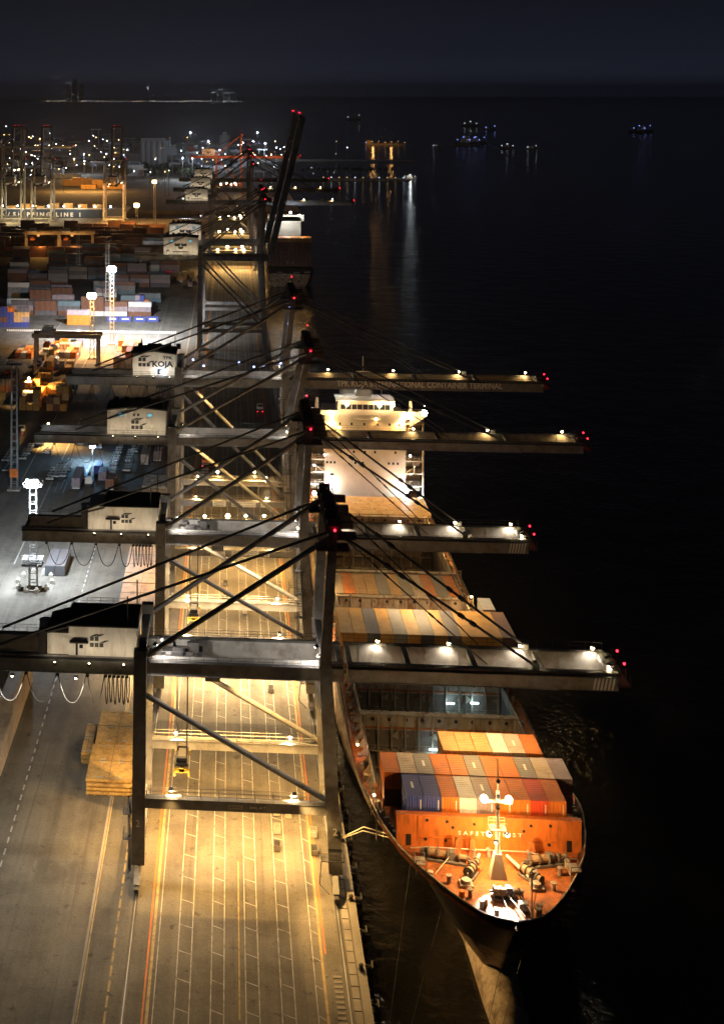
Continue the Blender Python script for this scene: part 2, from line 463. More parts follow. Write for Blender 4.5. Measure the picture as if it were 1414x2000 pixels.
# crane rails in grooves
for x in (-14.0, 15.6):
    nm = 'crane_rail'
    tag(MB().box(x - .35, -300, .004, x + .35, 1100, .02).build('rail_groove', M_dark), kind='structure')
    tag(MB().box(x - .06, -300, .02, x + .06, 1100, .09).build(nm, M_steel), kind='structure')
# cable trench covers along the quay edge
b = MB()
for k in range(60):
    y = 120 + k * 1.0
    b.box(13.9, y, .004, 15.0, y + .5, .05)
tag(b.build('trench_cover', M_conc), kind='stuff')
b = MB()
for k in range(160):
    y = 120 + k * 2.4
    b.box(16.15, y, .004, 17.1, y + 2.2, .06)
tag(b.build('edge_slab', M_conc), kind='stuff')

# fenders and bollards on the quay face
ORD = ['first', 'second', 'third', 'fourth', 'fifth', 'sixth', 'seventh', 'eighth', 'ninth', 'tenth', 'eleventh', 'twelfth', 'thirteenth',
       'fourteenth', 'fifteenth', 'sixteenth', 'seventeenth', 'eighteenth', 'nineteenth', 'twentieth', 'twenty-first', 'twenty-second', 'twenty-third', 'twenty-fourth', 'twenty-fifth', 'twenty-sixth', 'twenty-seventh', 'twenty-eighth', 'twenty-ninth', 'thirtieth']
fend = None
def make_fender():
    t = thing('quay_fender', '', 'fender')
    for zz in (-.9, -2.0):
        MB().tube((0, 0, zz), (.95, 0, zz), .42, 10).build('rubber_cone', M_rubber, t)
        MB().tube((.2, -.45, zz), (.2, .45, zz), .3, 8).build('rubber_roll', M_steel, t)
    MB().box(.95, -.75, -2.7, 1.15, .75, -.3).build('fender_panel', M_dark, t)
    return t
NF = 24
for k in range(NF):
    y = 152 + k * 7.7
    if k == 0: fend = make_fender(); f = fend
    else: f = copy_tree(fend)
    f.location = (EDGE + .05, y, 0)
    f['group'] = 'rubber fenders along the quay wall'
    f['label'] = 'black rubber fender with panel on the quay wall, %s counting from the camera' % ORD[k]
boll = None
for k in range(12):
    y = 150 + k * 15.4
    if not boll:
        boll = thing('mooring_bollard', '', 'bollard')
        MB().tube((0, 0, .06), (0, 0, .65), .28, 10, .22).tube((0, 0, .16), (0, 0, .2), .45, 10).build('post', M_dark, boll)
        MB().ball((0, 0, .7), .36, 10, 6, .6).build('head', M_dark, boll)
        o = boll
    else: o = copy_tree(boll)
    o.location = (17.8, y, .1)
    o['group'] = 'bollards along the quay edge'
    o['label'] = 'dark iron mooring bollard on the quay edge, %s counting from the camera' % ORD[k]

# small boxes of twist-locks standing in the lanes
lash = None
BX = [(541, 1625, 0), (541, 1658, 1), (612, 1632, 0), (614, 1667, 1), (540, 1590, 0), (529, 1351, 1), (563, 1595, 0), (440, 1167, 1), (440, 1143, 1), (478, 1197, 0)]
WHERE = ['right of the lane centre, behind the front one', 'in the lane right of the centre, nearest the camera', 'on the right orange line, behind the front one',
         'on the right orange line, nearest the camera', 'just in front of the near portal beam', 'in the lane under the first crane, far back', 'under the near portal beam by the orange line',
         'under the second crane by its portal beam', 'under the second crane, farthest away', 'under the second crane, right of the middle']
for i, (px, py, kind) in enumerate(BX):
    X, Y = pt(px, py)
    t = thing('twistlock_bin', '%s steel bin of twistlocks standing %s' % ('rusty' if kind else 'pale', WHERE[i]), 'bin', (X, Y, 0), group='twistlock bins in the truck lanes')
    m = M_holddark if kind else M_block
    b = MB(); b.box(-.55, -.95, .15, .55, .95, .22)
    for (a0, b0, a1, b1) in ((-.55, -.95, .55, -.88), (-.55, .88, .55, .95), (-.55, -.88, -.48, .88), (.48, -.88, .55, .88)): b.box(a0, b0, .22, a1, b1, .9)
    b.build('tub', m, t)
    for s in (-.7, .7): MB().box(-.5, s - .1, 0, .5, s + .1, .15).build('skid', M_dark, t)
    q = MB()
    for a in range(3):
        for c in range(5): q.box(-.4 + a * .3, -.75 + c * .32, .22, -.2 + a * .3, -.52 + c * .32, .72 + .1 * ((a + c) % 3))
    tag(q.build('twistlocks', M_dark if kind else M_coam, t), kind='stuff')

# ------------------------------------------------------------------ night haze over the harbour
hz = MB().box(-31000, -1500, -10, 31000, 41000, 335).mesh('haze')
hm = bpy.data.materials.new('night_haze'); hm.use_nodes = True; hm.node_tree.nodes.clear()
ho = hm.node_tree.nodes.new('ShaderNodeOutputMaterial'); hv_ = hm.node_tree.nodes.new('ShaderNodeVolumePrincipled')
hv_.inputs['Color'].default_value = (.85, .88, .95, 1); hv_.inputs['Density'].default_value = HAZE; hv_.inputs['Anisotropy'].default_value = .6
hm.node_tree.links.new(hv_.outputs[0], ho.inputs['Volume']); hz.materials.append(hm)
tag(put('haze', hz), kind='stuff')

# ------------------------------------------------------------------ ship-to-shore cranes
XL, XW, SP = -14.0, 15.6, 18.2
def emblem_squares(root, x, y, z, k, m):
    sq = [(0, 0), (40, 0), (0, -52), (40, -52), (81, -52)]
    for (u, w) in sq:
        MB().box(x + u * k, y - .03, z + (w - 35) * k, x + (u + 33) * k, y, z + w * k).build('emblem_square', m, root)
    for (u, w) in ((2, 3), (44, 3), (82, -49)):
        MB().prism([(x + u * k, z + w * k), (x + (u + 36) * k, z + w * k), (x + (u + 82) * k, z + (w + 20) * k), (x + (u + 46) * k, z + (w + 20) * k)], 'y', y - .03, y).build('emblem_bar', m, root)

def bogie(root, x, y, m, wheels=True):
    b = MB(); b.frus((x - .45, y - 3.6, x + .45, y + 3.6), 1.45, (x - .45, y - 1.2, x + .45, y + 1.2), 2.7)
    for s in (-2.2, 2.2):
        b.frus((x - .5, y + s - 1.7, x + .5, y + s + 1.7), .75, (x - .5, y + s - .5, x + .5, y + s + .5), 1.6)
    o = b.build('bogie', m, root)
    if wheels:
        for w in (-3.4, -1.1, 1.1, 3.4):
            MB().tube((x - .14, y + w, .58), (x + .14, y + w, .58), .5, 12).build('wheel', M_dark, o)
    MB().box(x - .3, y - 4.5, .7, x + .3, y - 3.7, 1.25).build('buffer', M_dark, o)

def sts_crane(name, label, Yn, num, G, gh, back, tip, apex, hx0, hx1, hz0, hz1, style, lit=2, rise=0.0, paint=None, x0=0.0, lampcol=WARM, near=True, apx=0.0, power=1.0, stairs=False, trolley=-8.0):
    P = paint or M_paint
    c = thing(name, label, 'crane', (x0, Yn, 0), group='ship-to-shore cranes along the quay')
    ya, yb = 5.1, 12.3                       # girder centre lines
    lx = {0: XL, 1: XW}
    GT = G + gh / 2
    # legs
    for s in (0, 1):
        bx = lx[s] + (.15 if s else 0); tx = lx[s] + (-1.35 if s else .35)
        for y in (0.0, SP):
            b = MB(); ztop = GT + (3.2 if s == 0 else 2.0)
            b.frus((bx - 1.0, y - .75, bx + 1.0, y + .75), 2.7, (tx - .95, y - .75, tx + .95, y + .75), ztop)
            for zz in (6.5, 18.5, G - 4):
                f = (zz - 2.7) / (ztop - 2.7); xx = bx + (tx - bx) * f
                b.box(xx - 1.02, y - .78, zz, xx + 1.02, y + .78, zz + .12)
            lg = b.build('leg', P, c)
            if num and near:
                text('number', num, 1.5, M_letter, lg, (bx - (.1 if s else 0), y - .79, 9.0 if y == 0 else 5.0))
            bogie(c, lx[s], y, P, near)
        MB().box(lx[s] - .65, .75, 2.9, lx[s] + .65, SP - .75, 4.4).build('sill_beam', P, c)
        # longitudinal tie at girder level
        MB().box(tx - .5, .75, GT + .35, tx + .5, SP - .75, GT + 1.7).build('top_tie', P, c)
        if near:
            MB().rail((lx[s] + (.9 if s == 0 else -.9), .8, 4.45), (lx[s] + (.9 if s == 0 else -.9), SP - .8, 4.45)).build('handrail', M_dark, c)
    # ladder cage at the foot of the near landside leg
    if near:
        b = MB()
        for z in range(0, 34): b.box(XL - 1.5, -.3, 1.5 + z * .32, XL - 1.1, .3, 1.56 + z * .32)
        for sy in (-.32, .32): b.tube((XL - 1.5, sy, 1.0), (XL - 1.5, sy, 12.8), .04, 4)
        for z in (6.6, 10.4): b.box(XL - 2.2, -.9, z, XL - .95, .9, z + .08); b.rail((XL - 2.2, -.9, z), (XL - 2.2, .9, z))
        b.build('ladder', M_dark, c)
        b = MB()
        b.box(XW - 2.0, -.9, 4.6, XW - 1.0, .9, 4.7); b.rail((XW - 2.0, -.9, 4.7), (XW - 2.0, .9, 4.7), step=.9)
        b.rail((XW - 2.0, -.9, 4.7), (XW + 1.3, -.9, 4.7), step=.9); b.box(XW - 2.0, -1.0, 4.6, XW + 1.4, -.8, 4.7)
        b.tube((XW - 2.0, -.8, 4.6), (XW - 2.3, -1.5, 1.6), .07, 4).tube((XW - 2.3, -1.5, 1.6), (XW - .9, -2.4, 0.6), .07, 4)
        b.build('access_platform', M_dark, c)
    # portal beams with signs, walkway rail
    for y in (0.0, SP):
        b = MB(); b.box(XL + 1.1, y - .6, 11.35, XW - .75, y + .6, 12.75)
        b.box(XL + 1.1, y - .66, 12.75, XW - .75, y + .66, 12.85)
        pb = b.build('portal_beam', P, c)
        if near: MB().rail((XL + 1.3, y - .6, 12.85), (XW - .9, y - .6, 12.85)).rail((XL + 1.3, y + .6, 12.85), (XW - .9, y + .6, 12.85)).build('handrail', M_steel, pb)
        if y == 0 and near:
            big = 1.0 if style in ('koja', 'c') else .55
            zc = 12.05
            if style in ('koja', 'c'):
                MB().box(-4.6, -.66, 11.4, -1.2, -.62, 12.72).build('sign_board', M_letter, pb); text('lettering', 'ZPMC', .8, M_black, pb, (-2.9, -.67, 12.35), 2.7)
                text('lettering', '上海振华重工', .4, M_black, pb, (-2.9, -.67, 11.72), 2.9)
                MB().box(.3, -.66, 11.4, 6.6, -.62, 12.72).build('sign_board', M_letter, pb)
                text('lettering', 'SWL UNDER SPREADER 61T', .5, M_black, pb, (3.45, -.67, 12.38), 5.8)
                text('lettering', 'SWL CARGO BEAM 75T', .5, M_black, pb, (3.45, -.67, 11.76), 5.8)
                MB().box(7.9, -.66, 11.4, 9.1, -.62, 12.72).build('sign_board', M_letter, pb); text('lettering', num or '7', 1.15, M_black, pb, (8.5, -.67, 12.06))
            else:
                MB().box(-.3, -.63, 11.75, 1.9, -.605, 12.35).build('sign_board', M_block, pb); text('lettering', 'ZPMC', .42, M_black, pb, (.8, -.64, 12.05), 1.9)
                text('lettering', 'SWL 41T', .52, M_letter, pb, (4.1, -.62, 12.05), 2.4)
        # lamps on the beam
        if lit and near:
            for x in ((-9.0, 9.8) if y else (-9.0, 9.6)):
                flood(c, (x, y + (-.2 if y else .2), 13.9), (x * .8, y + (9 if y == 0 else -9), 0), (5400 if y == 0 else 3600) * power, lampcol, E_warm, 130, .27)
                if style == 'a' and y == 0: light('SPOT', (x, -1.2, 14.0), 900 if x < 0 else 3800, lampcol, c, .3, (x, -14, 0) if x < 0 else (x + 13, -11, 0), 130 if x < 0 else 90)  # added spots without housing; the right one is aimed to brighten the bow
    # diagonal braces of both frames
    for y in (0.0, SP):
        MB().tube((XL + .9, y, G - 2.2), (XW - .7, y, 13.1), .42, 10).build('diagonal_brace', P, c)
    # girders with ribs, rails, walkways
    for yy in (ya, yb):
        b = MB(); b.box(back, yy - .5, G - gh / 2, 17.4, yy + .5, GT)
        b.box(back, yy - .62, G - gh / 2 - .06, 17.4, yy + .62, G - gh / 2 + .06)
        x = back + 2.5
        while x < 17: b.box(x - .05, yy - .55, G - gh / 2 + .06, x + .05, yy + .55, GT + .02); x += 5.2
        b.build('girder', P, c)
        w = -1 if yy == ya else 1
        q = MB(); q.box(back, yy + w * .62, GT - .35, 17.2, yy + w * 1.5, GT - .27)
        if near:
            q.rail((back, yy + w * 1.5, GT - .27), (hx0 - .5, yy + w * 1.5, GT - .27), step=2); q.rail((hx1 + 2, yy + w * 1.5, GT - .27), (17.2, yy + w * 1.5, GT - .27), step=2)
        q.build('walkway', M_dark, c)
        MB().box(back, yy - w * .5, G - gh / 2 + .1, 17.4, yy - w * .7, G - gh / 2 + .25).build('trolley_rail', M_steel, c)
    for x in (back, -2.0, 16.6):
        if x == -2.0: continue
        MB().box(x, ya + .5, G - .6, x + .8, yb - .5, G + .6).build('cross_tie', P, c)
    # beams carrying the girders across each pair of legs
    for x in (XL + .3, XW - 1.3):
        MB().box(x - .55, .76, GT - .2, x + .55, ya - .62, GT + .34).box(x - .55, yb + .62, GT - .2, x + .55, SP - .76, GT + .34).build('girder_support', P, c)
    # boom: s along the boom from the hinge, t square to it
    hx, hz = 18.0, G
    ca, sa_ = cos(rise), sin(rise)
    def B(s, y, t): return (hx + s * ca - t * sa_, y, hz + s * sa_ + t * ca)
    L = tip - hx
    bm = thing('boom', None, None); bm.parent = c
    def bbox(mb, s0, y0, t0, s1, y1, t1):
        k = len(mb.v); mb.box(s0, y0, t0, s1, y1, t1)
        for i in range(k, len(mb.v)): mb.v[i] = B(*mb.v[i])
    for yy in (ya, yb):
        b = MB(); w = -1 if yy == ya else 1
        bbox(b, 0, yy - .5, -gh / 2, L, yy + .5, gh / 2)
        bbox(b, 0, yy - .62, -gh / 2 - .06, L * .78, yy + .62, -gh / 2 + .06)
        s = 2.4
        while s < L - 3: bbox(b, s - .05, yy - .55, -gh / 2 + .06, s + .05, yy + .55, gh / 2 + .02); s += 5.2
        o = b.build('boom_girder', P, bm)
        q = MB(); bbox(q, 0, yy + w * .62, gh / 2 - .35, L, yy + w * 1.5, gh / 2 - .27)
        n = int(L / 2.5)
        for i in range(n + 1): q.tube(B(i * L / n, yy + w * 1.5, gh / 2 - .27), B(i * L / n, yy + w * 1.5, gh / 2 + .85), .03, 4)
        for hh in (.3, .85): q.tube(B(0, yy + w * 1.5, gh / 2 + hh), B(L, yy + w * 1.5, gh / 2 + hh), .03, 4)
        q.build('boom_walkway', M_dark, bm)
        if near and yy == ya and style in ('a', 'b'):
            for i in range(6):
                MB().prism([(L - 3.4 + i * .55 - .45, -gh / 2 + .1), (L - 3.1 + i * .55 - .45, -gh / 2 + .1), (L - 2.6 + i * .55 - .45, gh / 2 - .1), (L - 2.9 + i * .55 - .45, gh / 2 - .1)], 'y', ya - .53, ya - .5).build('hazard_stripe', M_letter, bm, (hx, 0, hz))
        if style == 'koja' and yy == ya:
            text('lettering', 'TPK KOJA INTERNATIONAL CONTAINER TERMINAL', 2.2, M_letter, bm, (hx + 31.5, ya - .53, G + .05), 43, bold=.03)
    for f in (.0, .25, .5, .75, 1.0):
        b = MB(); s = max(.4, f * L - .8)
        bbox(b, s - .4, ya + .5, gh / 2 - .9, s + .4, yb - .5, gh / 2 - .1)
        b.build('boom_tie', P, bm)
    b = MB(); bbox(b, L - .3, ya - 1.3, -.4, L + 1.6, yb + 1.3, -.2)
    for y in (ya - 1.3, ya + 1, 9, yb - 1, yb + 1.3): b.tube(B(L + 1.5, y, -.2), B(L + 1.5, y, 1.4), .05, 4)
    for y in (7, 9, 11):  b.tube(B(L + .1, y - .6, .9), B(L + .1, y + .6, .9), .75, 10)
    b.build('tip_platform', M_dark, bm)
    bulb(bm, B(L + 1.7, ya + 2.5, 1.6), .2, E_red); bulb(bm, B(L + 1.7, yb - 1, 2.0), .2, E_red)
    # pylons, apex
    pz = apex
    px0, px1 = XW - 1.35, XW - .2 + apx
    for y in (0.0, SP):
        b = MB(); b.frus((px0 - .8, y - .7, px0 + .8, y + .7), GT + 2.0, (px1 - .65, y - .55, px1 + .65, y + .55), pz)
        b.build('pylon', P, c)
    b = MB(); b.box(px1 - .7, .55, pz - 1.9, px1 + .7, SP - .55, pz - .5)
    b.build('apex_beam', P, c)
    b = MB(); b.box(px1 - 2.6, -1.6, pz - 2.6, px1 + 2.4, 1.8, pz - 2.4)
    b.box(px1 - 2.6, SP - 1.8, pz - 2.6, px1 + 2.4, SP + 1.6, pz - 2.4)
    b.box(px1 - 1.2, -.9, pz, px1 + 1.2, SP + .9, pz + .2)
    for y in (0, 5, 9, 13, SP):
        b.tube((px1 - .9, y, pz + .9), (px1 + .9, y, pz + .9), .8, 10)
        b.box(px1 + .4, y - .5, pz - 1.2, px1 + 3.4, y + .5, pz - .2)
    b.rail((px1 - 2.6, -1.6, pz - 2.4), (px1 + 2.4, -1.6, pz - 2.4), step=1).rail((px1 - 2.6, SP + 1.6, pz - 2.4), (px1 + 2.4, SP + 1.6, pz - 2.4), step=1)
    b.rail((px1 - 1.2, -.9, pz + .2), (px1 - 1.2, SP + .9, pz + .2), step=2).rail((px1 + 1.2, -.9, pz + .2), (px1 + 1.2, SP + .9, pz + .2), step=2)
    b.tube((px1, 9, pz + 1), (px1, 9, pz + 4.5), .06, 4)
    b.build('apex_platform', M_dark, c)
    bulb(c, (px1 + .2, -1.0, pz + .4), .2, E_red)
    bulb(c, (px1, 9, pz + 4.6), .16, E_red)
    # back legs, backstays, forestays
    for (y, yy) in ((0.0, .5), (SP, SP - .5)):
        MB().tube((px1 - .4, y, pz - 1.0), (XL + 1.4, yy, GT + 2.2), .40, 10).build('back_leg', P, c)
    for yy in (ya, yb):
        y1 = 1.0 if yy == ya else SP - 1
        MB().tube((px1, y1, pz - .3), (max(back + 5, XL - 23), yy, GT + .8), .22, 8).build('backstay', M_dark, c)
        if not rise:
            for (f, r) in ((.70 if L > 55 else .70, .21), (.52, .10)):
                a, q = Vector((px1 + .8, y1, pz - .6)), Vector(B(f * L, yy, gh / 2 + .5))
                b = MB(); b.tube(a, q, r, 8)
                for t in (.25, .32, .62, .68): p_ = a.lerp(q, t); d_ = (q - a).normalized() * .5; b.tube(p_ - d_, p_ + d_, r * 1.8, 6)
                b.build('forestay', M_dark, c)
            MB().box(hx + .7 * L - .5, yy - .3, GT, hx + .7 * L + .5, yy + .3, GT + .9).build('stay_lug', P, c)
        else:
            b = MB()
            for f in (.5,): b.tube((px1 + .8, y1, pz - .6), B(f * L, yy, gh / 2 + .5), .15, 6)
            b.build('forestay', M_dark, c)
        MB().tube((XL - 2 if yy == ya else XL - 1, yy, GT), (XL - 2 if yy == ya else XL - 1, yy, GT + (pz - GT) * .42), .11, 5).build('stay_post', M_dark, c)
    # machinery house
    y0, y1 = ya - .6, yb + .2
    h = MB().box(hx0 + (3.4 if style == 'a' else 0), y0, hz0, hx1, y1, hz1).build('machinery_house', M_white, c)
    sm_ = MB(); x = hx0 + (3.4 if style == 'a' else 0) + 1.4
    while x < hx1 - .3: sm_.box(x - .025, y0 - .018, hz0 + .02, x + .025, y0 - .001, hz1 - .05); x += 1.42
    sm_.build('cladding_seam', M_white, h)
    if style in ('a', 'b'):
        MB().box(hx0, y0 + .3, hz0, hx0 + 3.4, y1 - .2, hz1 - 1.3).build('annex', M_white, h)
        MB().prism([(hx0 - .25, hz1 - 1.35), (hx0 + 3.38, hz1 - .35), (hx0 + 3.38, hz1 - .05), (hx0 - .25, hz1 - 1.05)], 'y', y0 - .1, y1 + .1).build('roof', M_roof, h)
        MB().prism([(y0 - .35, hz1), (y0 - .35, hz1 + .18), (y0 + 1.5, hz1 + .95), (y1 - 1.5, hz1 + 1.15), (y1 + .35, hz1 + .2), (y1 + .35, hz1)], 'x', hx0 + 3.2, hx1 + .3).build('roof', M_roof, h)
        MB().rail((hx0 + 3.4, y1 + .1, hz1 + .3), (hx1, y1 + .1, hz1 + .3), 1.1, 2).rail((hx0 + 3.3, y0 + 4, hz1 + .9), (hx0 + 3.3, y1, hz1 + .3), 1.1, 2).build('handrail', M_steel, h)
        xd = hx0 + 4.6
        MB().box(xd - 1.0, y0 - .75, hz0 + 2.15, xd + 1.9, y0, hz0 + 2.3).build('door_canopy', M_roof, h)
        MB().box(xd - .1, y0 - .05, hz0 + .05, xd + .25, y0 - .001, hz0 + 2.0).build('door_gap', M_glass, h)
        d_ = MB().box(xd + .25, y0 - .06, hz0 + .05, xd + 1.3, y0 - .001, hz0 + 2.0).build('door', M_white, h)
        MB().box(xd + .5, y0 - .09, hz0 + 1.15, xd + 1.05, y0 - .06, hz0 + 1.75).build('window', M_glass, h)
        emblem_squares(h, hx0 + 6.75, y0, hz0 + 3.0, .0185, M_black)
        b = MB(); b.tube((hx0 - .9, y1 - 3.2, hz0 + 1.4), (hx0 - .9, y1 - 3.2, hz0 + 3.6), 1.0, 12); b.box(hx0 - 1.3, y1 - 4.2, hz0 + .4, hx0 - .02, y1 - .6, hz0 + 1.4)
        b.build('air_duct', M_white, h)
        MB().box(hx0 - 1.4, y0 + .6, hz0, hx0 - .3, y0 + 1.6, hz0 + 3.6).build('cable_shaft', M_roof, h)
    else:
        mid = (hx0 + hx1) / 2
        MB().prism([(hx0 - .3, hz1 + .02), (mid, hz1 + .75), (hx1 + .3, hz1 + .02), (hx1 + .3, hz1 + .3), (mid, hz1 + 1.15), (hx0 - .3, hz1 + .3)], 'y', y0 - .25, y1 + 1.5).build('roof', M_roof, h)
        MB().prism([(hx0, hz1 - .01), (hx1, hz1 - .01), (mid, hz1 + .7)], 'y', y0 + .01, y0 + .2).build('gable', M_white, h)
        b = MB()
        for i in range(5): b.box(hx0 + 1 + i * 2.6, y1 - 2, hz1 + .4, hx0 + 2.2 + i * 2.6, y1 - .8, hz1 + 1.7)
        b.build('roof_vent', M_roof, h)
        MB().rail((hx0, y0 - 1.0, hz0), (hx1, y0 - 1.0, hz0), 1.1, 2).build('handrail', M_dark, h)
        w = hx1 - hx0
        if style == 'c':
            for f in (.24, .73):
                wf = MB().box(hx0 + f * w - .65, y0 - .05, hz1 - 1.5, hx0 + f * w + .65, y0 - .001, hz1 - .55).build('window', M_dark, h)
                MB().box(hx0 + f * w - .55, y0 - .07, hz1 - 1.4, hx0 + f * w + .55, y0 - .051, hz1 - .65).build('pane', E_cyan, h)
            emblem_squares(h, mid - 1.2, y0, hz0 + 3.3, .024, M_black)
            for dx in (-.55, .45): MB().box(mid + dx - .25, y0 - .03, hz1 - 1.3, mid + dx + .25, y0 - .002, hz1 - .7).build('emblem_square', M_black, h)
        elif style == 'koja':
            emblem_squares(h, hx0 + 1.5, y0, hz0 + 4.6, .027, M_black)
            for q in range(2): pass
            text('lettering', 'KOJA', 2.1, M_black, h, (hx1 - 3.5, y0 - .03, hz0 + 2.9), 5.6, bold=.045)
            text('lettering', 'TPK', 1.1, M_black, h, (hx1 - 2.1, y0 - .03, hz0 + 4.6), 2.6, bold=.04)
            MB().box(mid + .9, y0 - .05, hz0 + .2, mid + 2.3, y0 - .001, hz0 + 1.7).build('door', M_glass, h)
            bulb(c, (mid + 2.0, y0 - .6, hz0 + 1.0), .25, E_cool, 25, (.5, .7, 1))
        else:
            for f in ((.24, .78) if Yn < 700 else ()):
                wf = MB().box(hx0 + f * w - .8, y0 - .05, hz1 - 2.0, hx0 + f * w + .8, y0 - .001, hz1 - .8).build('window', M_dark, h)
                MB().box(hx0 + f * w - .65, y0 - .07, hz1 - 1.85, hx0 + f * w + .65, y0 - .051, hz1 - .95).build('pane', E_cyan, h)
            for (u0, u1, w0, w1) in ((-3.0, -.05, .3, 1.7), (.05, 3.0, .3, 1.7), (-1.3, 1.3, -1.0, .25)):
                z_ = hz0 + 3.4
                MB().prism([(mid + u0, z_ + w1), (mid + u0 + .4, z_ + w0), (mid + u1 - .4, z_ + w0), (mid + u1, z_ + w1), (mid + (u0 + u1) / 2, z_ + w1 - .3)], 'y', y0 - .03, y0 - .002).build('emblem_wing', M_black, h)
            MB().box(mid - 3.6, y0 - .03, hz0 + 1.0, mid + 3.6, y0 - .002, hz0 + 1.35).build('emblem_bar', M_black, h)
            MB().box(hx0 + 1.4, y0 - .05, hz0 + .1, hx0 + 2.5, y0 - .001, hz0 + 2.2).build('door', M_glass, h)
    for f in (.12, .5, .88):  # arms and lamps added on every crane to brighten the house front
        x = hx0 + f * (hx1 - hx0)
        q = MB(); q.bar((x, y0 - .9, hz0 - .3), (x, y0 - 3.4, hz0 + .1), .12); q.build('added_lamp_arm', M_dark, c)
        flood(c, (x, y0 - 3.5, hz0 + .2), (x, y0, hz0 + 2.8), (34 if near else 46), SOFT, E_warm, 150, .13, stand=0)
    # service platforms, winches and cable drum around the leg tops
    b = MB()
    b.box(hx1 + .4, ya - 4.5, GT + 2.2, hx1 + 2.9, ya - 4.3, GT + 2.3)
    b.box(hx1 + .5, .9, GT + 2.0, XL + 2.6, ya - .7, GT + 2.1)
    for y in (1.0, 2.4, 3.8): b.tube((hx1 + .6, y, GT + 2.1), (hx1 + .6, y, GT + 4.4), .05, 4)
    b.rail((hx1 + .5, .9, GT + 2.1), (XL + 2.6, .9, GT + 2.1), step=1).rail((XL + 2.6, .9, GT + 2.1), (XL + 2.6, ya - .7, GT + 2.1), step=1)
    b.box(hx1 + .7, 1.2, GT + 2.1, hx1 + 1.8, 2.6, GT + 4.0)
    b.build('leg_platform', M_dark, c)
    # lamp brackets at both leg heads
    if lit and near:
        for (x, y, z, pw) in ((XL + 2.6, 2.0, GT + 3.2, 600), (XL + 3.2, ya + 1.4, GT + 2.2, 180), (XW - 2.6, 2.2, GT + 3.6, 600), (XW - 2.2, ya - 2.0, GT + 1.8, 200)):
            flood(c, (x, y, z), (x + (2.5 if x < 0 else -2.5), y + (2.4 if y < 2.5 else .2), z - 3.5), pw * power, (1, .88, .72), E_warm, 140, .2, stand=.6)
        # floodlights under the girder
        for x in (-7, 6):
            flood(c, (x, yb + 1.6, G - gh / 2 - .4), (x, yb + 2.5, 0), 7200 * power, lampcol, E_warm, 100, .2, stand=.35)
    if lit and not rise:
        k = 4 if near else 3
        for i in range(k):
            s = L * (.13 + .82 * i / (k - 1)) if near else L * (.2 + .3 * i)
            for yy, w in ((yb, -1),):
                flood(c, B(s, yy + w * .9, gh / 2 + 1.0), (hx + s - 1.5, yy + w * 2.5, G - 5), (260 if style in ('a', 'b') else 380) * power, SOFT if style in ('a', 'b') else WARM, E_warm, 150, .26, stand=.5)
            if near and style in ('a', 'b') and i >= 2:
                flood(c, B(s + 1, ya + .9, gh / 2 + .6), (hx + s, ya + 2.5, G - 5), 150 * power, SOFT, E_warm, 150, .2, stand=.5)
        if style in ('a', 'b'):
            flood(c, B(20, 9, -gh / 2 - .6), (hx + 22, 9, 5), (1500 if style == 'a' else 2400) * power, lampcol, E_warm, 140, .2, stand=.4)
    if style == 'a':
        for x in (-34, -24): flood(c, (x, ya - 1.2, G - gh / 2 - .5), (x - 4, ya - 5, 0), 2200, (1, .86, .66), E_warm, 150, .16, stand=.3)  # rear girder floods, added to light the left yard and its container wall
    # trolley, cab, ropes, headblock and spreader
    if near and trolley is not None:
        tx = trolley
        t = MB(); t.box(tx - 3.2, ya + .75, G - .2, tx + 3.2, ya + 1.35, G + .5).box(tx - 3.2, yb - 1.35, G - .2, tx + 3.2, yb - .75, G + .5)
        for x in (-3.2, -.4, 2.4): t.box(tx + x, ya + 1.35, G - .1, tx + x + .8, yb - 1.35, G + .4)
        for (x, y) in ((-2, 7), (-2, 11), (1.2, 7), (1.2, 11)): t.tube((tx + x - .5, y, G + .9), (tx + x + .5, y, G + .9), .55, 10)
        t.box(tx - 1.5, ya + 1.4, G + .4, tx + .2, ya + 3.0, G + 1.6).box(tx + 1.2, yb - 3, G + .4, tx + 2.6, yb - 1.6, G + 1.9)
        t.rail((tx - 3.2, ya + 1.3, G + .5), (tx + 3.2, ya + 1.3, G + .5), step=1.3)
        tr = t.build('trolley', M_dark, c)
        cb = MB().box(tx + 3.6, yb - 4.2, G - 3.6, tx + 6.0, yb - 1.9, G - .9).build('operator_cab', P, tr)
        sz = 13.2
        b = MB()
        for (x, y) in ((-.9, 7.2), (.9, 7.2), (-.9, 11.0), (.9, 11.0)): b.tube((tx + x, y, G + .4), (tx + x * .8, y, sz + 2.2), .05, 4)
        b.build('hoist_rope', M_rope, c)
        b = MB(); b.box(tx - 1.0, 6.4, sz + 1.1, tx + 1.0, 11.8, sz + 1.5)
        for y in (7.2, 11.0): b.tube((tx - .8, y, sz + 1.9), (tx + .8, y, sz + 1.9), .55, 10)
        b.box(tx - .6, 8.0, sz + 1.5, tx + .6, 10.2, sz + 2.1)
        hb = b.build('headblock', M_dark, c)
        b = MB(); b.box(tx - .45, 5.9, sz + .45, tx + .45, 12.2, sz + .95)
        for y in (5.9, 11.75): b.box(tx - 1.22, y, sz + .35, tx + 1.22, y + .45, sz + .9)
        b.box(tx - 1.0, 8.2, sz + .5, tx + 1.0, 10, sz + 1.05)
        for x in (-1.2, 1.0):
            for y in (5.7, 12.2): b.box(tx + x, y, sz - .1, tx + x + .2, y + .2, sz + .7)
        b.build('spreader', M_yellow, hb)
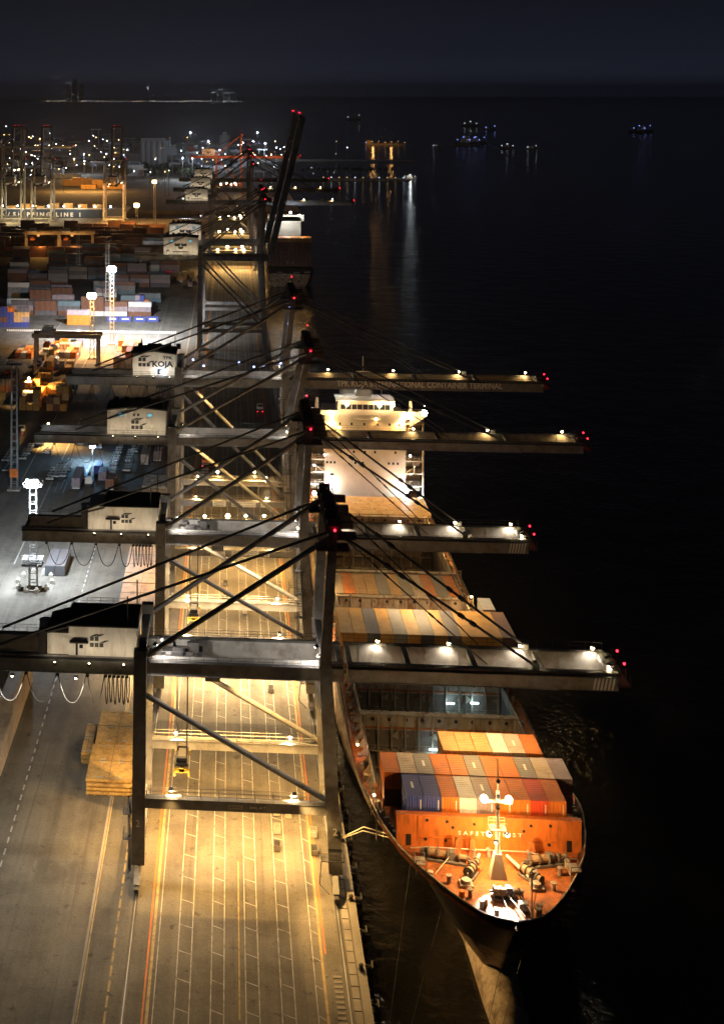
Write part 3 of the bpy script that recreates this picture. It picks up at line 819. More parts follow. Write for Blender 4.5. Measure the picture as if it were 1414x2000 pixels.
    # festoon cable loops under the landside girder
    if near:
        fb = MB(); fx = XL - 1.6
        loops = [.55] * 6 + [2.7, 4.6, 4.8, 5.0, 5.0]
        for i, w in enumerate(loops):
            dep = 4.3 if w > 1 else 4.0 + .3 * (i % 2)
            pts = []
            for k in range(11):
                u = k / 10; zz = G - gh / 2 - .25 - dep * (1 - abs(2 * u - 1) ** 2.4)
                pts.append((fx - w * .95 * u, ya - .9, zz))
            fb.line(pts, .07, 4)
            fb.box(fx - w - .15, ya - 1.1, G - gh / 2 - .35, fx - w + .35, ya - .6, G - gh / 2 - .08)
            fx -= w + .12
            if fx - 5 < back: break
        fb.build('festoon_cable', M_rubber, c)
    # stair tower on the waterside near leg
    if stairs:
        n = int((G - 14) / 4.5)
        for i in range(n):
            z = 13 + i * 4.5; sx = XW - 3.0 if stairs > 0 else XW + 1.3
            b = MB(); b.box(sx - .1, -1.0, z + 4.4, sx + 1.9, .2, z + 4.5)
            b.rail((sx - .1, -1.0, z + 4.5), (sx + 1.9, -1.0, z + 4.5), step=1)
            d = 1 if i % 2 else -1
            for k in range(14):
                u = k / 13
                b.box(sx + .9 + .25 * d * 0 - .45, -1.0 - .02 - .05 * k * 0, z + .3 + 4.1 * u, sx + .9 + .45, -.78, z + .36 + 4.1 * u)
            b.bar((sx + .4, -.9, z), (sx + .4, -.9, z + 4.4), .1).bar((sx + 1.4, -.9, z), (sx + 1.4, -.9, z + 4.4), .1)
            b.build('stair_flight', M_dark, c)
    # cable reel on the far sill
    if style in ('koja', 'c'):
        b = MB(); n = 28; cx_, cz_ = 9.6, 15.4
        for i in range(n):
            a = 2 * pi * i / n; a2 = 2 * pi * (i + 1) / n
            b.bar((cx_ + .7 * cos(a), -.95, cz_ + .7 * sin(a)), (cx_ + 2.5 * cos(a), -.95, cz_ + 2.5 * sin(a)), .07)
            b.bar((cx_ + 2.5 * cos(a), -.95, cz_ + 2.5 * sin(a)), (cx_ + 2.5 * cos(a2), -.95, cz_ + 2.5 * sin(a2)), .1)
        b.tube((cx_, -1.2, cz_), (cx_, -.6, cz_), .7, 12)
        b.build('cable_reel', M_steel, c)
    return c

crane_a = sts_crane('gantry_crane', 'nearest grey gantry crane marked 2, white machinery house with square emblem at the left edge', 199.0, '2', 30.6, 2.7, -72, 58.6, 54.0,
                    -28.6, -14.6, 32.0, 36.6, 'a', trolley=-7.6, power=1.0)
crane_b = sts_crane('gantry_crane', 'grey gantry crane, second from the camera, standing behind the one marked 2', 258.2, None, 30.6, 2.7, -42, 58.4, 54.0,
                    -28.6, -14.6, 32.0, 36.6, 'b', trolley=-7.4, stairs=1, power=1.3, lampcol=(1.0, .66, .30))
crane_c = sts_crane('gantry_crane', 'taller grey gantry crane marked 6 with two lit cyan windows in its white house', 308.0, '6', 37.0, 2.4, -47, 82.0, 59.5,
                    -29.4, -15.4, 38.3, 43.9, 'c', trolley=None, stairs=1, lit=1, apx=3.0, power=.45)
crane_d = sts_crane('gantry_crane', 'grey gantry crane marked 7 with TPK KOJA lettered on its white house', 345.0, '7', 43.0, 2.7, -44, 81.5, 66.0,
                    -26.0, -14.6, 44.5, 50.0, 'koja', trolley=None, stairs=1, lit=1, apx=1.0, power=.45)
crane_e = sts_crane('gantry_crane', 'dark idle gantry crane with its boom raised upright', 595.0, None, 44.5, 2.6, -44, 84.0, 71.5,
                    -30.5, -14.8, 46.0, 53.5, 'e', lit=0, rise=R(77), near=False)
crane_f = sts_crane('gantry_crane', 'dark gantry crane standing close behind the one with the raised boom', 655.0, None, 44.5, 2.6, -44, 84.0, 71.5,
                    -30.5, -14.8, 46.0, 53.5, 'e', lit=0, rise=R(77), near=False)
crane_g = sts_crane('gantry_crane', 'distant gantry crane with lit portal and lowered boom, behind the raised boom', 890.0, None, 45.0, 2.6, -44, 82.0, 71.5,
                    -30.5, -15.5, 46.5, 54.0, 'e', lit=1, near=False, power=1.0)
crane_h = sts_crane('gantry_crane', 'distant gantry crane, next behind the far one with the lit portal', 1005.0, None, 45.0, 2.6, -44, 82.0, 71.5,
                    -30.5, -15.5, 46.5, 54.0, 'e', lit=1, near=False, power=1.0)
crane_i = sts_crane('gantry_crane', 'small far gantry crane, third of the lit far group', 1120.0, None, 45.0, 2.6, -44, 82.0, 71.5,
                    -30.5, -15.5, 46.5, 54.0, 'e', lit=0, near=False, power=1.0)
for (cr, ys) in ((crane_g, (0, SP)), (crane_h, (0, SP)), (crane_i, (0, SP))):
    for y in ys:
        for x in (-8.5, 3.5, 9.0) if y == 0 else (-2.0, 8.0):
            h = MB().box(x - .4, y - .3, 12.9, x + .4, y + .3, 13.6).build('floodlight', M_dark, cr)
            MB().ball((x, y - .4, 13.6), .75, 8, 6).build('lens', E_warm, h)
            light('SPOT', (x, y - 1.4, 13.4), 3000, WARM, cr, .4, (x, y - 9, 0), 130)
# far side of the portal of the two dark cranes stays unlit; small blue marker lamps on the tall pylon
for (px, py, d) in ((565, 600, 350), (563, 632, 350), (560, 672, 350), (377, 702, 352), (398, 714, 352), (467, 708, 352), (496, 716, 352), (516, 716, 352), (548, 709, 352)):
    X, Y = ptd(px, d); z = H - (py - HY) * d / FPX
    bulb(crane_d, (X, Y - 345, z), .22, E_blue, name='marker_lamp')
# work lamps on the far portal beam of the crane marked 6 and on the one marked 7
for (cr, yo, lst, z, pw) in ((crane_c, 308.0, ((400, 1), (445, 1.6), (480, 1), (516, 1.1), (566, 1)), 14.6, 1500), (crane_d, 345.0, ((425, 1), (497, 1)), 15.0, 900)):
    for (px, s) in lst:
        d = 326.5 if cr is crane_c else 363
        X, Y = ptd(px, d)
        flood(cr, (X, Y - yo - .3, z), (X, Y - yo - 12, 0), pw, WARM, E_warm, 150, .34 * s, stand=1.2)

# ------------------------------------------------------------------ containers
def corr(n0, L, pitch, dep):
    """trapezoid wave from 0 to L: list of (s, depth)"""
    n = max(2, int(L / pitch)); p = L / n; o = []
    for i in range(n):
        o += [(i * p, 0), (i * p + p * .28, 0), (i * p + p * .5, dep), (i * p + p * .78, dep)]
    return o + [(L, 0)]
def cont_mesh(L, pitch=.5, h=2.55):
    w = 2.44; b = MB()
    for x in (0, w - .16):
        for y in (0, L - .16): b.box(x, y, 0, x + .16, y + .16, h)
    for z in (0, h - .12):
        b.box(.0, .16, z, .12, L - .16, z + .12); b.box(w - .12, .16, z, w, L - .16, z + .12)
        b.box(.16, 0, z, w - .16, .12, z + .12); b.box(.16, L - .12, z, w - .16, L, z + .12)
    for (x, sg) in ((.03, 1), (w - .03, -1)):
        pr = corr(0, L - .24, pitch, .07)
        for (a, da), (c, dc) in zip(pr, pr[1:]):
            b.quad((x + sg * da, .12 + a, .12), (x + sg * dc, .12 + c, .12), (x + sg * dc, .12 + c, h - .12), (x + sg * da, .12 + a, h - .12))
    for (y, sg) in ((.03, 1), (L - .03, -1)):
        pr = corr(0, w - .24, pitch * .7, .07)
        for (a, da), (c, dc) in zip(pr, pr[1:]):
            b.quad((.12 + a, y + sg * da, .12), (.12 + c, y + sg * dc, .12), (.12 + c, y + sg * dc, h - .12), (.12 + a, y + sg * da, h - .12))
    pr = corr(0, L - .24, pitch, .03)
    for (a, da), (c, dc) in zip(pr, pr[1:]):
        b.quad((.12, .12 + a, h - .03 - da), (w - .12, .12 + a, h - .03 - da), (w - .12, .12 + c, h - .03 - dc), (.12, .12 + c, h - .03 - dc))
    b.quad((.1, .1, .08), (.1, L - .1, .08), (w - .1, L - .1, .08), (w - .1, .1, .08))
    return b.mesh('shipping_container', CC['grey'])
CM = {20: cont_mesh(6.06), 40: cont_mesh(12.19, .55), 'f20': cont_mesh(6.06, 1.5), 'f40': cont_mesh(12.19, 2.4)}
b = MB(); b.box(0, -.05, 0, 1.08, 0, 2.25)
for x in (.22, .46, .68, .9): b.tube((x, -.08, .02), (x, -.08, 2.22), .03, 4)
for z in (.5, 1.1, 1.75): b.box(.06, -.065, z, 1.02, -.05, z + .06)
DOOR = b.mesh('door', CC['grey'])
LAST = [None]
def container(X, Y, z, L, col, label, group, doors=False, far=False, along='Y', logo=None):
    """X, Y: corner nearest the camera on the left; along 'Y' away from the camera or 'X' to the right"""
    m = CC[col]; key = ('f%d' % L) if far else L
    if along == 'Y': o = put('shipping_container', CM[key], None, (X, Y, z), m)
    else: o = put('shipping_container', CM[key], None, (X, Y + 2.44, z), m, -pi / 2)
    tag(o, label, 'container', group); LAST[0] = o
    if doors:
        for k in (0, 1): put('door', DOOR, o, (.13 + k * 1.1, .1 - .11, .15), m)
    if logo: MB().box(1.25 - logo[0] / 2, -.0, 1.5 - logo[1] / 2, 1.25 + logo[0] / 2, .012, 1.5 + logo[1] / 2).build('logo_panel', M_letter, o)
    return o
CDESC = dict(orange='bright orange', tan='tan', grey='grey', blue='dark blue', white='white', red='red', mauve='mauve grey', brown='dark brown', mustard='mustard yellow', slate='dark slate', beige='pale beige', teal='blue green')

def mark(o, kind):
    """flat painted marks of a container: 't' a bar of code on the roof, 'v' an upright line of letters on the end wall"""
    if kind == 't': MB().box(1.05, 2.2, 2.552, 1.4, 3.9, 2.56).build('marking', M_letter, o)
    else:
        b = MB()
        for q in range(7): b.box(1.95, -.012, .7 + q * .2, 2.12, -.002, .83 + q * .2)
        b.build('marking', M_letter, o)
# containers at the bow: nine across behind the breakwater, eleven and six behind them
def nth(i): return ORD[i]
C1 = ['mauve', 'slate', 'orange', 'white', 'mauve', 'orange', 'mustard', 'orange', 'mustard']
C1b = ['blue', 'blue', 'blue', 'orange', 'red', 'orange', 'orange', 'blue', 'blue']
F1 = ['blue', 'blue', 'orange', 'white', 'mauve', 'orange', 'orange', 'red', 'orange']
G1 = 'containers in the bow rows of the ship'
for i in range(9):
    x = 25.3 + i * 2.515
    o = container(x, 191.6, 15.95, 20, C1[i], '%s container, %s from the left on top of the front bow row' % (CDESC[C1[i]] if C1[i] != 'mauve' or i else 'mauve topped', nth(i)), G1)
    # painted end wall facing the camera
    o.material_slots[0].material = CC[F1[i]] if F1[i] not in ('mauve',) else CC['mauve']
    if i in (0, 1): o.material_slots[0].material = CC['blue']
    if i not in (3,): mark(o, 'v')
    if i in (0, 4): mark(o, 't')
    container(x, 191.6, 13.35, 20, C1b[i], '%s container, %s from the left in the tier just above the orange breakwater' % (CDESC[C1b[i]], nth(i)), G1)
C2 = ['orange', 'beige', 'grey', 'orange', 'orange', 'grey', 'orange', 'orange', 'grey', 'beige', 'mauve']
C2b = ['brown', 'tan', 'brown', 'blue', 'brown', 'red', 'brown', 'slate', 'brown', 'slate', 'mauve']
for i in range(11):
    x = 22.9 + i * 2.51
    container(x, 198.4, 15.75, 20, C2[i], '%s container, %s from the left on top of the second bow row' % (CDESC[C2[i]], nth(i)), G1)
    if i in (2, 5, 8): mark(LAST[0], 't')
    if i in (0, 1, 9, 10): container(x, 198.4, 13.15, 20, C2b[i], '%s container, lower tier of the second bow row, %s from the left' % (CDESC[C2b[i]], nth(i)), G1)
C3 = ['tan', 'tan', 'tan', 'white', 'beige', 'orange']
for i in range(6):
    x = 32.8 + i * 2.51
    container(x, 205.6, 15.8, 20, C3[i], '%s container, %s from the left in the short third bow row of six' % (CDESC[C3[i]], nth(i)), G1)
    if i == 4: mark(LAST[0], 't')
    if i in (0, 1): container(x, 205.6, 13.2, 20, 'tan', 'tan container under the short third bow row, %s from the left' % nth(i), G1)
# midship block: thirteen across, three tiers
CB = ['mustard', 'mustard', 'slate', 'mustard', 'grey', 'mustard', 'slate', 'mustard', 'slate', 'mustard', 'mustard', 'mustard', 'brown']
CB2 = ['brown', 'orange', 'brown', 'red', 'slate', 'orange', 'brown', 'mustard', 'slate', 'brown', 'mustard', 'orange', 'red']
CB3 = ['brown', 'brown', 'slate', 'brown', 'red', 'brown', 'brown', 'slate', 'slate', 'orange', 'brown', 'slate', 'brown']
G2 = 'containers in the midship block of the ship'
for i in range(13):
    x = 20.75 + i * 2.505
    for k, cl in ((2, CB), (1, CB2), (0, CB3)):
        container(x, 249.8, 10.3 + k * 2.58, 40, cl[i], '%s container, %s from the left in the %s tier of the midship block' % (CDESC[cl[i]], nth(i), ('bottom', 'middle', 'top')[k]), G2, doors=i % 3 != 2)
container(49.6, 262.8, 15.5, 20, 'grey', 'lone grey container standing behind the right end of the midship block', G2)
for k in range(2): container(49.6, 262.8, 10.32 + k * 2.59, 20, 'brown', 'dark brown container in the %s tier beneath the lone grey one' % ('bottom', 'second')[k], G2)
CL = ['grey', 'orange', 'tan', 'tan', 'grey', 'tan', 'grey', 'beige', 'orange', 'grey', 'orange']
for i in range(11):
    container(22.3 + i * 2.5, 288.0, 8.45, 40, CL[i], '%s container, %s from the left, sunk in the hold behind the midship block' % (CDESC[CL[i]], nth(i)), 'containers sunk in the hold opening', doors=False)

# ------------------------------------------------------------------ container ship
XC = 36.55
ship = thing('container_ship', 'large container ship at the quay with orange lit bow and tall white accommodation', 'container ship', (XC, 0, 0))
HB = [(171.4, .3), (171.9, 2.2), (172.7, 3.7), (173.8, 4.8), (175, 5.8), (177, 7.2), (179.1, 8.5), (182.8, 10.6), (187.4, 12.7), (193.3, 14.4), (198.6, 15.4), (206, 16.0), (214, 16.1), (400, 16.1), (420, 15), (436, 12.5)]
def interp(t, y):
    if y <= t[0][0]: return t[0][1]
    for (a, u), (c, w) in zip(t, t[1:]):
        if y <= c: return u + (w - u) * (y - a) / (c - a)
    return t[-1][1]
ZD = [(171.4, 13.6), (201, 13.3), (206.5, 12.0), (213, 10.2), (226, 8.5), (420, 8.3), (436, 8.3)]
BW = [(184, 0), (190, 2.2), (198, 3.7), (206, 5.0), (214, 7.4), (224, 11.2), (244, 15.2), (260, 16.1), (400, 16.1), (424, 11), (436, 7)]
def stem(y):                       # height of the stem line at y
    return -3.6 if y >= 185 else -3.6 + (185 - y) / (185 - 171.2) * 16.9
ys = [171.4, 171.9, 172.7, 173.8, 175, 177, 179.1, 181, 182.8, 185, 187.4, 190, 193.3, 196, 198.6, 201, 204, 206.5, 210, 213, 218, 226, 232, 245, 260, 300, 350, 400, 420, 436]
NZ = 10
def flare(y): return 1.25 if y <= 198 else .5 if y >= 216 else 1.25 - .75 * (y - 198) / 18
def half(y, z):
    u = max(0, (z + 3) / (interp(ZD, y) + 3)); b0 = interp(BW, y)
    return b0 + (interp(HB, y) - b0) * min(1, u) ** flare(y)
hv = MB()
for y in ys:
    zb = max(stem(y), -6.5) if y < 185 else -6.5
    zt = interp(ZD, y); bd = interp(HB, y); bw = interp(BW, y)
    for sgn in (-1, 1):
        for k in range(NZ + 1):
            t = k / NZ
            if y < 185:
                z = zb + (zt - zb) * t; w = bd * t ** .75
            else:
                z = zb + (zt - zb) * t; u = max(0, (z + 3) / (zt + 3)); w = bw + (bd - bw) * u ** flare(y)
            hv.v.append((sgn * max(w, .02), y, z))
n2 = 2 * (NZ + 1)
for i in range(len(ys) - 1):
    for s in (0, 1):
        for k in range(NZ):
            a = i * n2 + s * (NZ + 1) + k; c = a + n2
            hv.f.append((a, c, c + 1, a + 1))
for k in range(NZ):                                   # bow tip and transom
    hv.f.append((k, NZ + 1 + k, NZ + 2 + k, k + 1))
    a = (len(ys) - 1) * n2; hv.f.append((a + k, a + NZ + 1 + k, a + NZ + 2 + k, a + k + 1))
hv.build('hull', M_hullblack, ship, smooth=True)
# bulbous bow
bu = MB(); n = 14; prof = [(171.0, .05, -2.5), (171.4, 1.2, -2.5), (172.6, 2.1, -2.4), (175, 2.7, -2.3), (180, 3.0, -2.2), (185, 3.1, -2.2), (191, 3.2, -2.4), (198, 3.4, -2.8), (206, 4.6, -3.2)]
for (y, r, zc) in prof:
    for i in range(n):
        a = 2 * pi * i / n; bu.v.append((r * .92 * cos(a), y, zc + r * 1.05 * sin(a)))
for j in range(len(prof) - 1):
    for i in range(n):
        i2 = (i + 1) % n; bu.f.append((j * n + i, j * n + i2, (j + 1) * n + i2, (j + 1) * n + i))
bu.build('bulbous_bow', M_bulb, ship, smooth=True)
# light boot topping at the bow shoulder (paint above the waterline), bulwark rail
def edge_pts(y0, y1, sgn, dz, inset=0.0):
    return [(sgn * (interp(HB, y) - inset), y, interp(ZD, y) + dz) for y in [q for q in ys if y0 <= q <= y1]]
rl = MB()
for sgn in (-1, 1): rl.line(edge_pts(171, 206.6, sgn, .02), .13, 6)
rl.build('bulwark_rail', M_coam, ship)
st = MB()
for sgn in (-1, 1):
    for y in [172.7 + 1.25 * k for k in range(24)]:
        w = interp(HB, y); z = interp(ZD, y)
        st.bar((sgn * (w - .12), y, z - .1), (sgn * (w - .75), y, z - 1.15), .12, .12)
st.build('bulwark_stay', M_deckred, ship)
# forecastle deck
fy = [y for y in ys if y <= 206.5]
fd = MB()
for y in fy:
    w = max(.1, interp(HB, y) - .12); fd.v += [(-w, y, 12.35), (w, y, 12.35)]
for i in range(len(fy) - 1): fd.f.append((2 * i, 2 * i + 1, 2 * i + 3, 2 * i + 2))
fd.build('forecastle_deck', M_deckred, ship)
# break of the forecastle, main deck strips round the holds
MB().box(-half(206.5, 8.3) + .1, 206.4, 8.2, half(206.5, 8.3) - .1, 206.6, 12.34).build('forecastle_bulkhead', M_deckred, ship)
HOLDS = [(213.5, 233.6), (236.4, 248.2), (302.6, 331.0)]
CX0 = 13.6
d_ = MB()
dy = [206.7, 208, 210, 213, 216, 220, 226, 235, 245, 260, 400, 412]
for a_, c_ in zip(dy, dy[1:]):
    wa, wc = max(CX0 + .02, half(a_, 8.2) - .08), max(CX0 + .02, half(c_, 8.2) - .08)
    for sgn in (-1, 1): d_.quad((sgn * CX0, a_, 8.2), (sgn * wa, a_, 8.2), (sgn * wc, c_, 8.2), (sgn * CX0, c_, 8.2))
yy = 206.7
for (a, c) in HOLDS + [(430, 430)]:
    d_.box(-CX0, yy, 7.9, CX0, a, 8.2); yy = c
d_.build('main_deck', M_deckred, ship)
for (a, c) in HOLDS:
    h = MB(); wa, wc = min(CX0, half(a, -1.5) - .6), min(CX0, half(c, -1.5) - .6); ta, tc = min(CX0, half(a, 8.2) - .3), min(CX0, half(c, 8.2) - .3)
    h.quad((-wa, a, -1.5), (wa, a, -1.5), (wc, c, -1.5), (-wc, c, -1.5))
    h.quad((-wa, a, -1.5), (-wc, c, -1.5), (-tc, c, 8.2), (-ta, a, 8.2)); h.quad((wa, a, -1.5), (wc, c, -1.5), (tc, c, 8.2), (ta, a, 8.2))
    h.quad((-wa, a, -1.5), (wa, a, -1.5), (ta, a, 8.2), (-ta, a, 8.2))
    h.build('hold', M_holddark, ship)
# transverse bulkheads with lightening holes, arches below, cell guides
def bulkhead(y, ztop, zlow, arches=True, holes=9, m=M_coam, w=13.6):
    b = MB(); b.box(-w, y, zlow, w, y + .25, ztop); b.box(-w, y - .5, ztop, w, y + .8, ztop + .18)
    o = b.build('bulkhead', m, ship)
    k = MB()
    for i in range(holes):
        x = -w + (i + .7) * 2 * w / (holes + .4)
        k.tube((x, y - .03, ztop - .9), (x, y - .001, ztop - .9), .34, 10)
    k.build('lightening_hole', M_black, o)
    g = MB()
    for i in range(12):
        x = -w + .6 + i * (2 * w - 1.2) / 11
        g.box(x - .14, y - .35, -1.4 if arches else zlow, x + .14, y - .05, ztop - (0 if i % 2 else .25))
        if i % 3 == 1: g.frus((x - .3, y - .6, x + .3, y - .1), ztop + .2, (x - .1, y - .4, x + .1, y - .2), ztop + .75)
    g.build('cell_guide', M_coam, o)
    if arches:
        f = MB(); f.box(-w, y + .3, -1.5, w, y + .5, zlow)
        f.build('hold_wall', M_holddark, o)
        for i in range(4):
            x0 = -w + .3 + i * 2 * w / 4; x1 = x0 + 2 * w / 4 - .6
            MB().prism([(x0, zlow), (x0 + 1.3, zlow - 1.0), (x0, zlow - 1.6)], 'y', y + .02, y + .22).prism([(x1, zlow), (x1 - 1.3, zlow - 1.0), (x1, zlow - 1.6)], 'y', y + .02, y + .22).build('arch_plate', m, o)
            q = MB()
            for z in (1.2, 4.2): q.rail((x0, y - .6, z), (x1, y - .6, z), 1.0, 2.0); q.box(x0, y - .7, z - .1, x1, y + .25, z)
            q.build('hold_walkway', M_coam, o)
    return o
bulkhead(233.7, 10.4, 7.6)
bulkhead(248.3, 10.3, 7.6)
bulkhead(331.2, 11.2, 7.9)
bulkhead(286.0, 11.1, 8.2, False)
bulkhead(301.2, 11.0, 8.2, False)
bulkhead(340.0, 11.2, 8.2, False)
# longitudinal coamings and deck-side fittings
for (a, c) in ((207, 248), (264, 300.8), (301.5, 355)):
    for sgn in (-1, 1):
        b = MB(); b.box(sgn * 13.62 - .12, a, 8.2, sgn * 13.62 + .12, c, 10.3 if c < 250 else 10.9)
        y = a + 1
        while y < c: b.prism([(sgn * 13.7, 8.2), (sgn * 15.0, 8.2), (sgn * 13.7, 10.1)], 'y', y, y + .15); y += 3.0
        b.build('hatch_coaming', M_coam, ship)
for (a, c) in ((228, 360),):
    for sgn in (-1, 1):
        MB().rail((sgn * 15.85, a, 8.2), (sgn * 15.85, c, 8.2), 1.15, 2).build('deck_railing', M_coam, ship)
random.seed(5)
for sgn in (-1, 1):
    b = MB()
    for k in range(34):
        y = 209 + k * 4.4 + random.random()
        h = random.choice((.5, .9, 1.3)); b.box(sgn * min(14.9, half(y, 8.2) - .7) - .3, y, 8.2, sgn * min(14.9, half(y, 8.2) - .7) + .3, y + random.uniform(.3, 1.1), 8.2 + h)
    tag(b.build('deck_fitting', M_coam, ship), kind='stuff')
# lashing posts at the ends of the container rows
for (x, y) in ((-14.3, 198), (-14.3, 205), (14.4, 205), (-15.2, 249), (15.2, 263), (-15, 287), (15, 287), (15, 302), (-15, 302), (15, 333)):
    b = MB()
    for dx in (-.5, .5): b.bar((x + dx, y, 8.2), (x + dx, y, 14.5 if y < 210 else 11.6), .22)
    for z in (9.4, 10.6, 11.4): b.bar((x - .5, y, z), (x + .5, y, z), .12)
    b.build('lashing_frame', M_coam, ship)
# hatch covers before the accommodation and under the container blocks
for (a, c, z) in ((249.2, 262.3, 9.6), (342.0, 349.4, 10.55), (349.5, 356.6, 10.55)):
    for k in range(2 if a > 300 else 3):
        n = 2 if a > 300 else 3; w = 30 / n
        x0 = -15 + k * w
        o = MB().box(x0 + .05, a, z, x0 + w - .05, c, z + .62).build('hatch_cover', M_hatch, ship)
        if a > 300:
            q = MB()
            for i in range(10): q.box(x0 + .7 + i * w / 10, a + (.6 if i % 2 else 3.6), z + .62, x0 + 1.2 + i * w / 10, a + (.9 if i % 2 else 3.9), z + .72)
            q.box(x0 + .3, a + 3.2, z + .62, x0 + w - .3, a + 3.26, z + .66)
            tag(q.build('container_socket', M_coam, o), kind='stuff')
MB().box(-12.6, 206.8, 8.2, 12.6, 212.4, 13.1).build('hatch_coaming', M_holddark, ship)
MB().box(-12.2, 191.2, 12.36, 12.2, 206.2, 13.1).build('hatch_cover', M_deckred, ship)
MB().box(13.0, 262.5, 8.2, 15.6, 269, 10.3).build('container_plinth', M_coam, ship)

# breakwater with SAFETY FIRST
bwk = MB().box(-12.9, 189.6, 12.36, 12.9, 189.95, 16.9).build('breakwater', M_breakw, ship)
MB().box(-12.9, 189.35, 16.9, 12.9, 190.3, 17.02).build('top_flange', M_breakw, bwk)
b = MB()
for x in (-8, -2.6, 2.8, 8.2): b.prism([(190.0, 12.4), (191.3, 12.4), (190.0, 16.8)], 'x', x - .07, x + .07)
b.build('gusset', M_breakw, bwk)
text('lettering', 'S A F E T Y   F I R S T', .75, M_letter, bwk, (0.2, 189.56, 14.55), 8.9, .03)
for x in (-11.2, 11.2): MB().box(x - .35, 189.54, 12.5, x + .35, 189.6, 14.1).build('doorway', M_black, bwk)
b = MB()
for (x, z) in ((-8.6, 16.2), (-5.8, 16.1), (-5, 15.3), (-2, 15.9), (4.9, 15.2), (5.9, 16), (8.6, 16.1), (-8.8, 13.5), (-6, 13.4), (5.7, 13.3), (8.4, 13.4)):
    b.tube((x, 189.5, z), (x, 189.6, z), .22, 8)
b.build('pad_eye', M_black, bwk)
b = MB(); b.box(-9.6, 189.5, 13.75, 9.3, 189.6, 13.83); b.box(-9.9, 189.52, 13.4, -9.8, 189.6, 16.7)
b.build('stiffener', M_breakw, bwk)

# foremast with platform and floodlights
b = MB(); my = 183.2
b.frus((-1.15, my - .9, 1.15, my + .9), 12.36, (-.45, my - .45, .45, my + .45), 15.6)
b.tube((0, my, 15.5), (0, my, 24.2), .34, 10, .2); b.tube((0, my, 24.2), (0, my, 28.5), .08, 6)
fm = b.build('foremast', M_super, ship)
b = MB(); b.box(-1.1, my - .7, 18.9, 1.1, my + .9, 19.0); b.rail((-1.1, my - .7, 19), (1.1, my - .7, 19), 1, .7).rail((-1.1, my + .9, 19), (1.1, my + .9, 19), 1, .7)
b.box(-1.9, my - .5, 22.6, 1.9, my + .3, 22.75); b.build('mast_platform', M_super, fm)
b = MB()
for (x, z) in ((0, 23.5), (0, 22.0), (0, 25.6)): b.ball((x, my - .35, z), .3, 8, 5)
b.build('signal_lamp', M_dark, fm)
for (x, z, p_) in ((-1.2, 18.4, 420), (1.2, 18.4, 420), (-1.9, 23.2, 420), (1.4, 23.2, 420)):
    flood(ship, (x, my - .4, z), (x * 4.0, my + (3 if z < 20 else 6), 12), p_ * 1.5, (1, .57, .21), E_warm, 165, .34 if z < 20 else .5, stand=0)
flood(ship, (-.4, my - .8, 17.4), (-1.2, my - 7.5, 12.4), 5200, (1, .93, .82), E_warm, 50, .15, stand=0)
# anchor windlasses, winches, chains, bollards, bow fittings
def winch(x, y, rz, big=1.0):
    b = MB(); ca_, sa2 = cos(rz), sin(rz)
    def P(u, v, z): return (x + u * ca_ - v * sa2, y + u * sa2 + v * ca_, 12.36 + z)
    for (u0, u1, r) in ((-2.2, -2.0, .75), (-.9, -.7, .75), (.5, .7, .75), (2.0, 2.2, .6), (3.2, 3.35, .55)):
        b.tube(P(u0 * big, 0, .95), P(u1 * big, 0, .95), r, 12)
    b.tube(P(-3.0 * big, 0, .95), P(3.6 * big, 0, .95), .16, 8)
    b.bar(P(-2.6 * big, 0, .2), P(3.0 * big, 0, .2), 1.5, .3); b.bar(P(1.1 * big, .2, .35), P(1.1 * big, .2, 1.5), .8, .9)
    o = b.build('winch', M_holddark, ship)
    q = MB(); q.tube(P(-2.0 * big, 0, .95), P(-.9 * big, 0, .95), .55, 12); q.tube(P(-.7 * big, 0, .95), P(.5 * big, 0, .95), .52, 12); q.tube(P(2.2 * big, 0, .95), P(3.2 * big, 0, .95), .4, 10)
    q.build('rope_drum', M_drum, o)
winch(-6.8, 186.3, R(-12)); winch(6.9, 186.3, R(14)); winch(-.2, 178.2, 0, .62); winch(-3.5, 183.2, R(60), .6); winch(4.3, 182.8, R(-55), .6)
for sgn in (-1, 1):
    b = MB(); b.line([(sgn * 1.9, 186.5, 13.4), (sgn * 4.2, 182.2, 12.9), (sgn * 4.6, 181.2, 12.5)], .22, 6)
    b.build('anchor_chain', M_mooring, ship)
    b = MB(); b.tube((sgn * 4.7, 180.8, 12.36), (sgn * 4.7, 180.8, 13.2), .9, 10, .6); b.box(sgn * 4.7 - .9, 180, 12.4, sgn * 4.7 + .9, 181.6, 12.75)
    b.build('hawse_pipe', M_coam, ship)
for (x, y) in ((-2.9, 176.5), (-3.5, 176), (3.5, 174.7), (3.9, 175.5), (-1.9, 174.2), (-9.6, 187.2), (-8.9, 187.6), (9.4, 186.8), (10.0, 186), (-4.6, 178.3), (2.2, 178.6), (-6.9, 181.2), (6.9, 180.6), (-2.4, 187.7), (-.3, 187.9), (5.3, 187.8), (8.6, 184.2)):
    b = MB(); b.tube((x, y, 12.36), (x, y, 13.35), .3, 10, .26).tube((x, y, 13.3), (x, y, 13.42), .42, 10)
    b.build('bitt', M_coam, ship)
for (x, y) in ((-2.6, 187.9), (-4.6, 188.0), (5.6, 188)):
    MB().frus((x - .5, y - .4, x + .5, y + .4), 12.36, (x - .3, y - .25, x + .3, y + .25), 14.6).tube((x, y, 14.6), (x, y, 15), .35, 8).build('vent_pipe', M_deckred, ship)
b = MB(); b.tube((2.6, 174.3, 12.36), (2.6, 174.3, 16.2), .12, 6, .08); b.tube((2.6, 174.3, 16.2), (2.6, 174.3, 18.2), .14, 6); b.bar((2.6, 174.3, 12.4), (3.4, 175.4, 15.2), .09)
b.build('jack_staff', M_super, ship)
MB().box(1.3, 175.6, 12.36, 2.5, 176.5, 13.3).build('locker', M_block, ship)
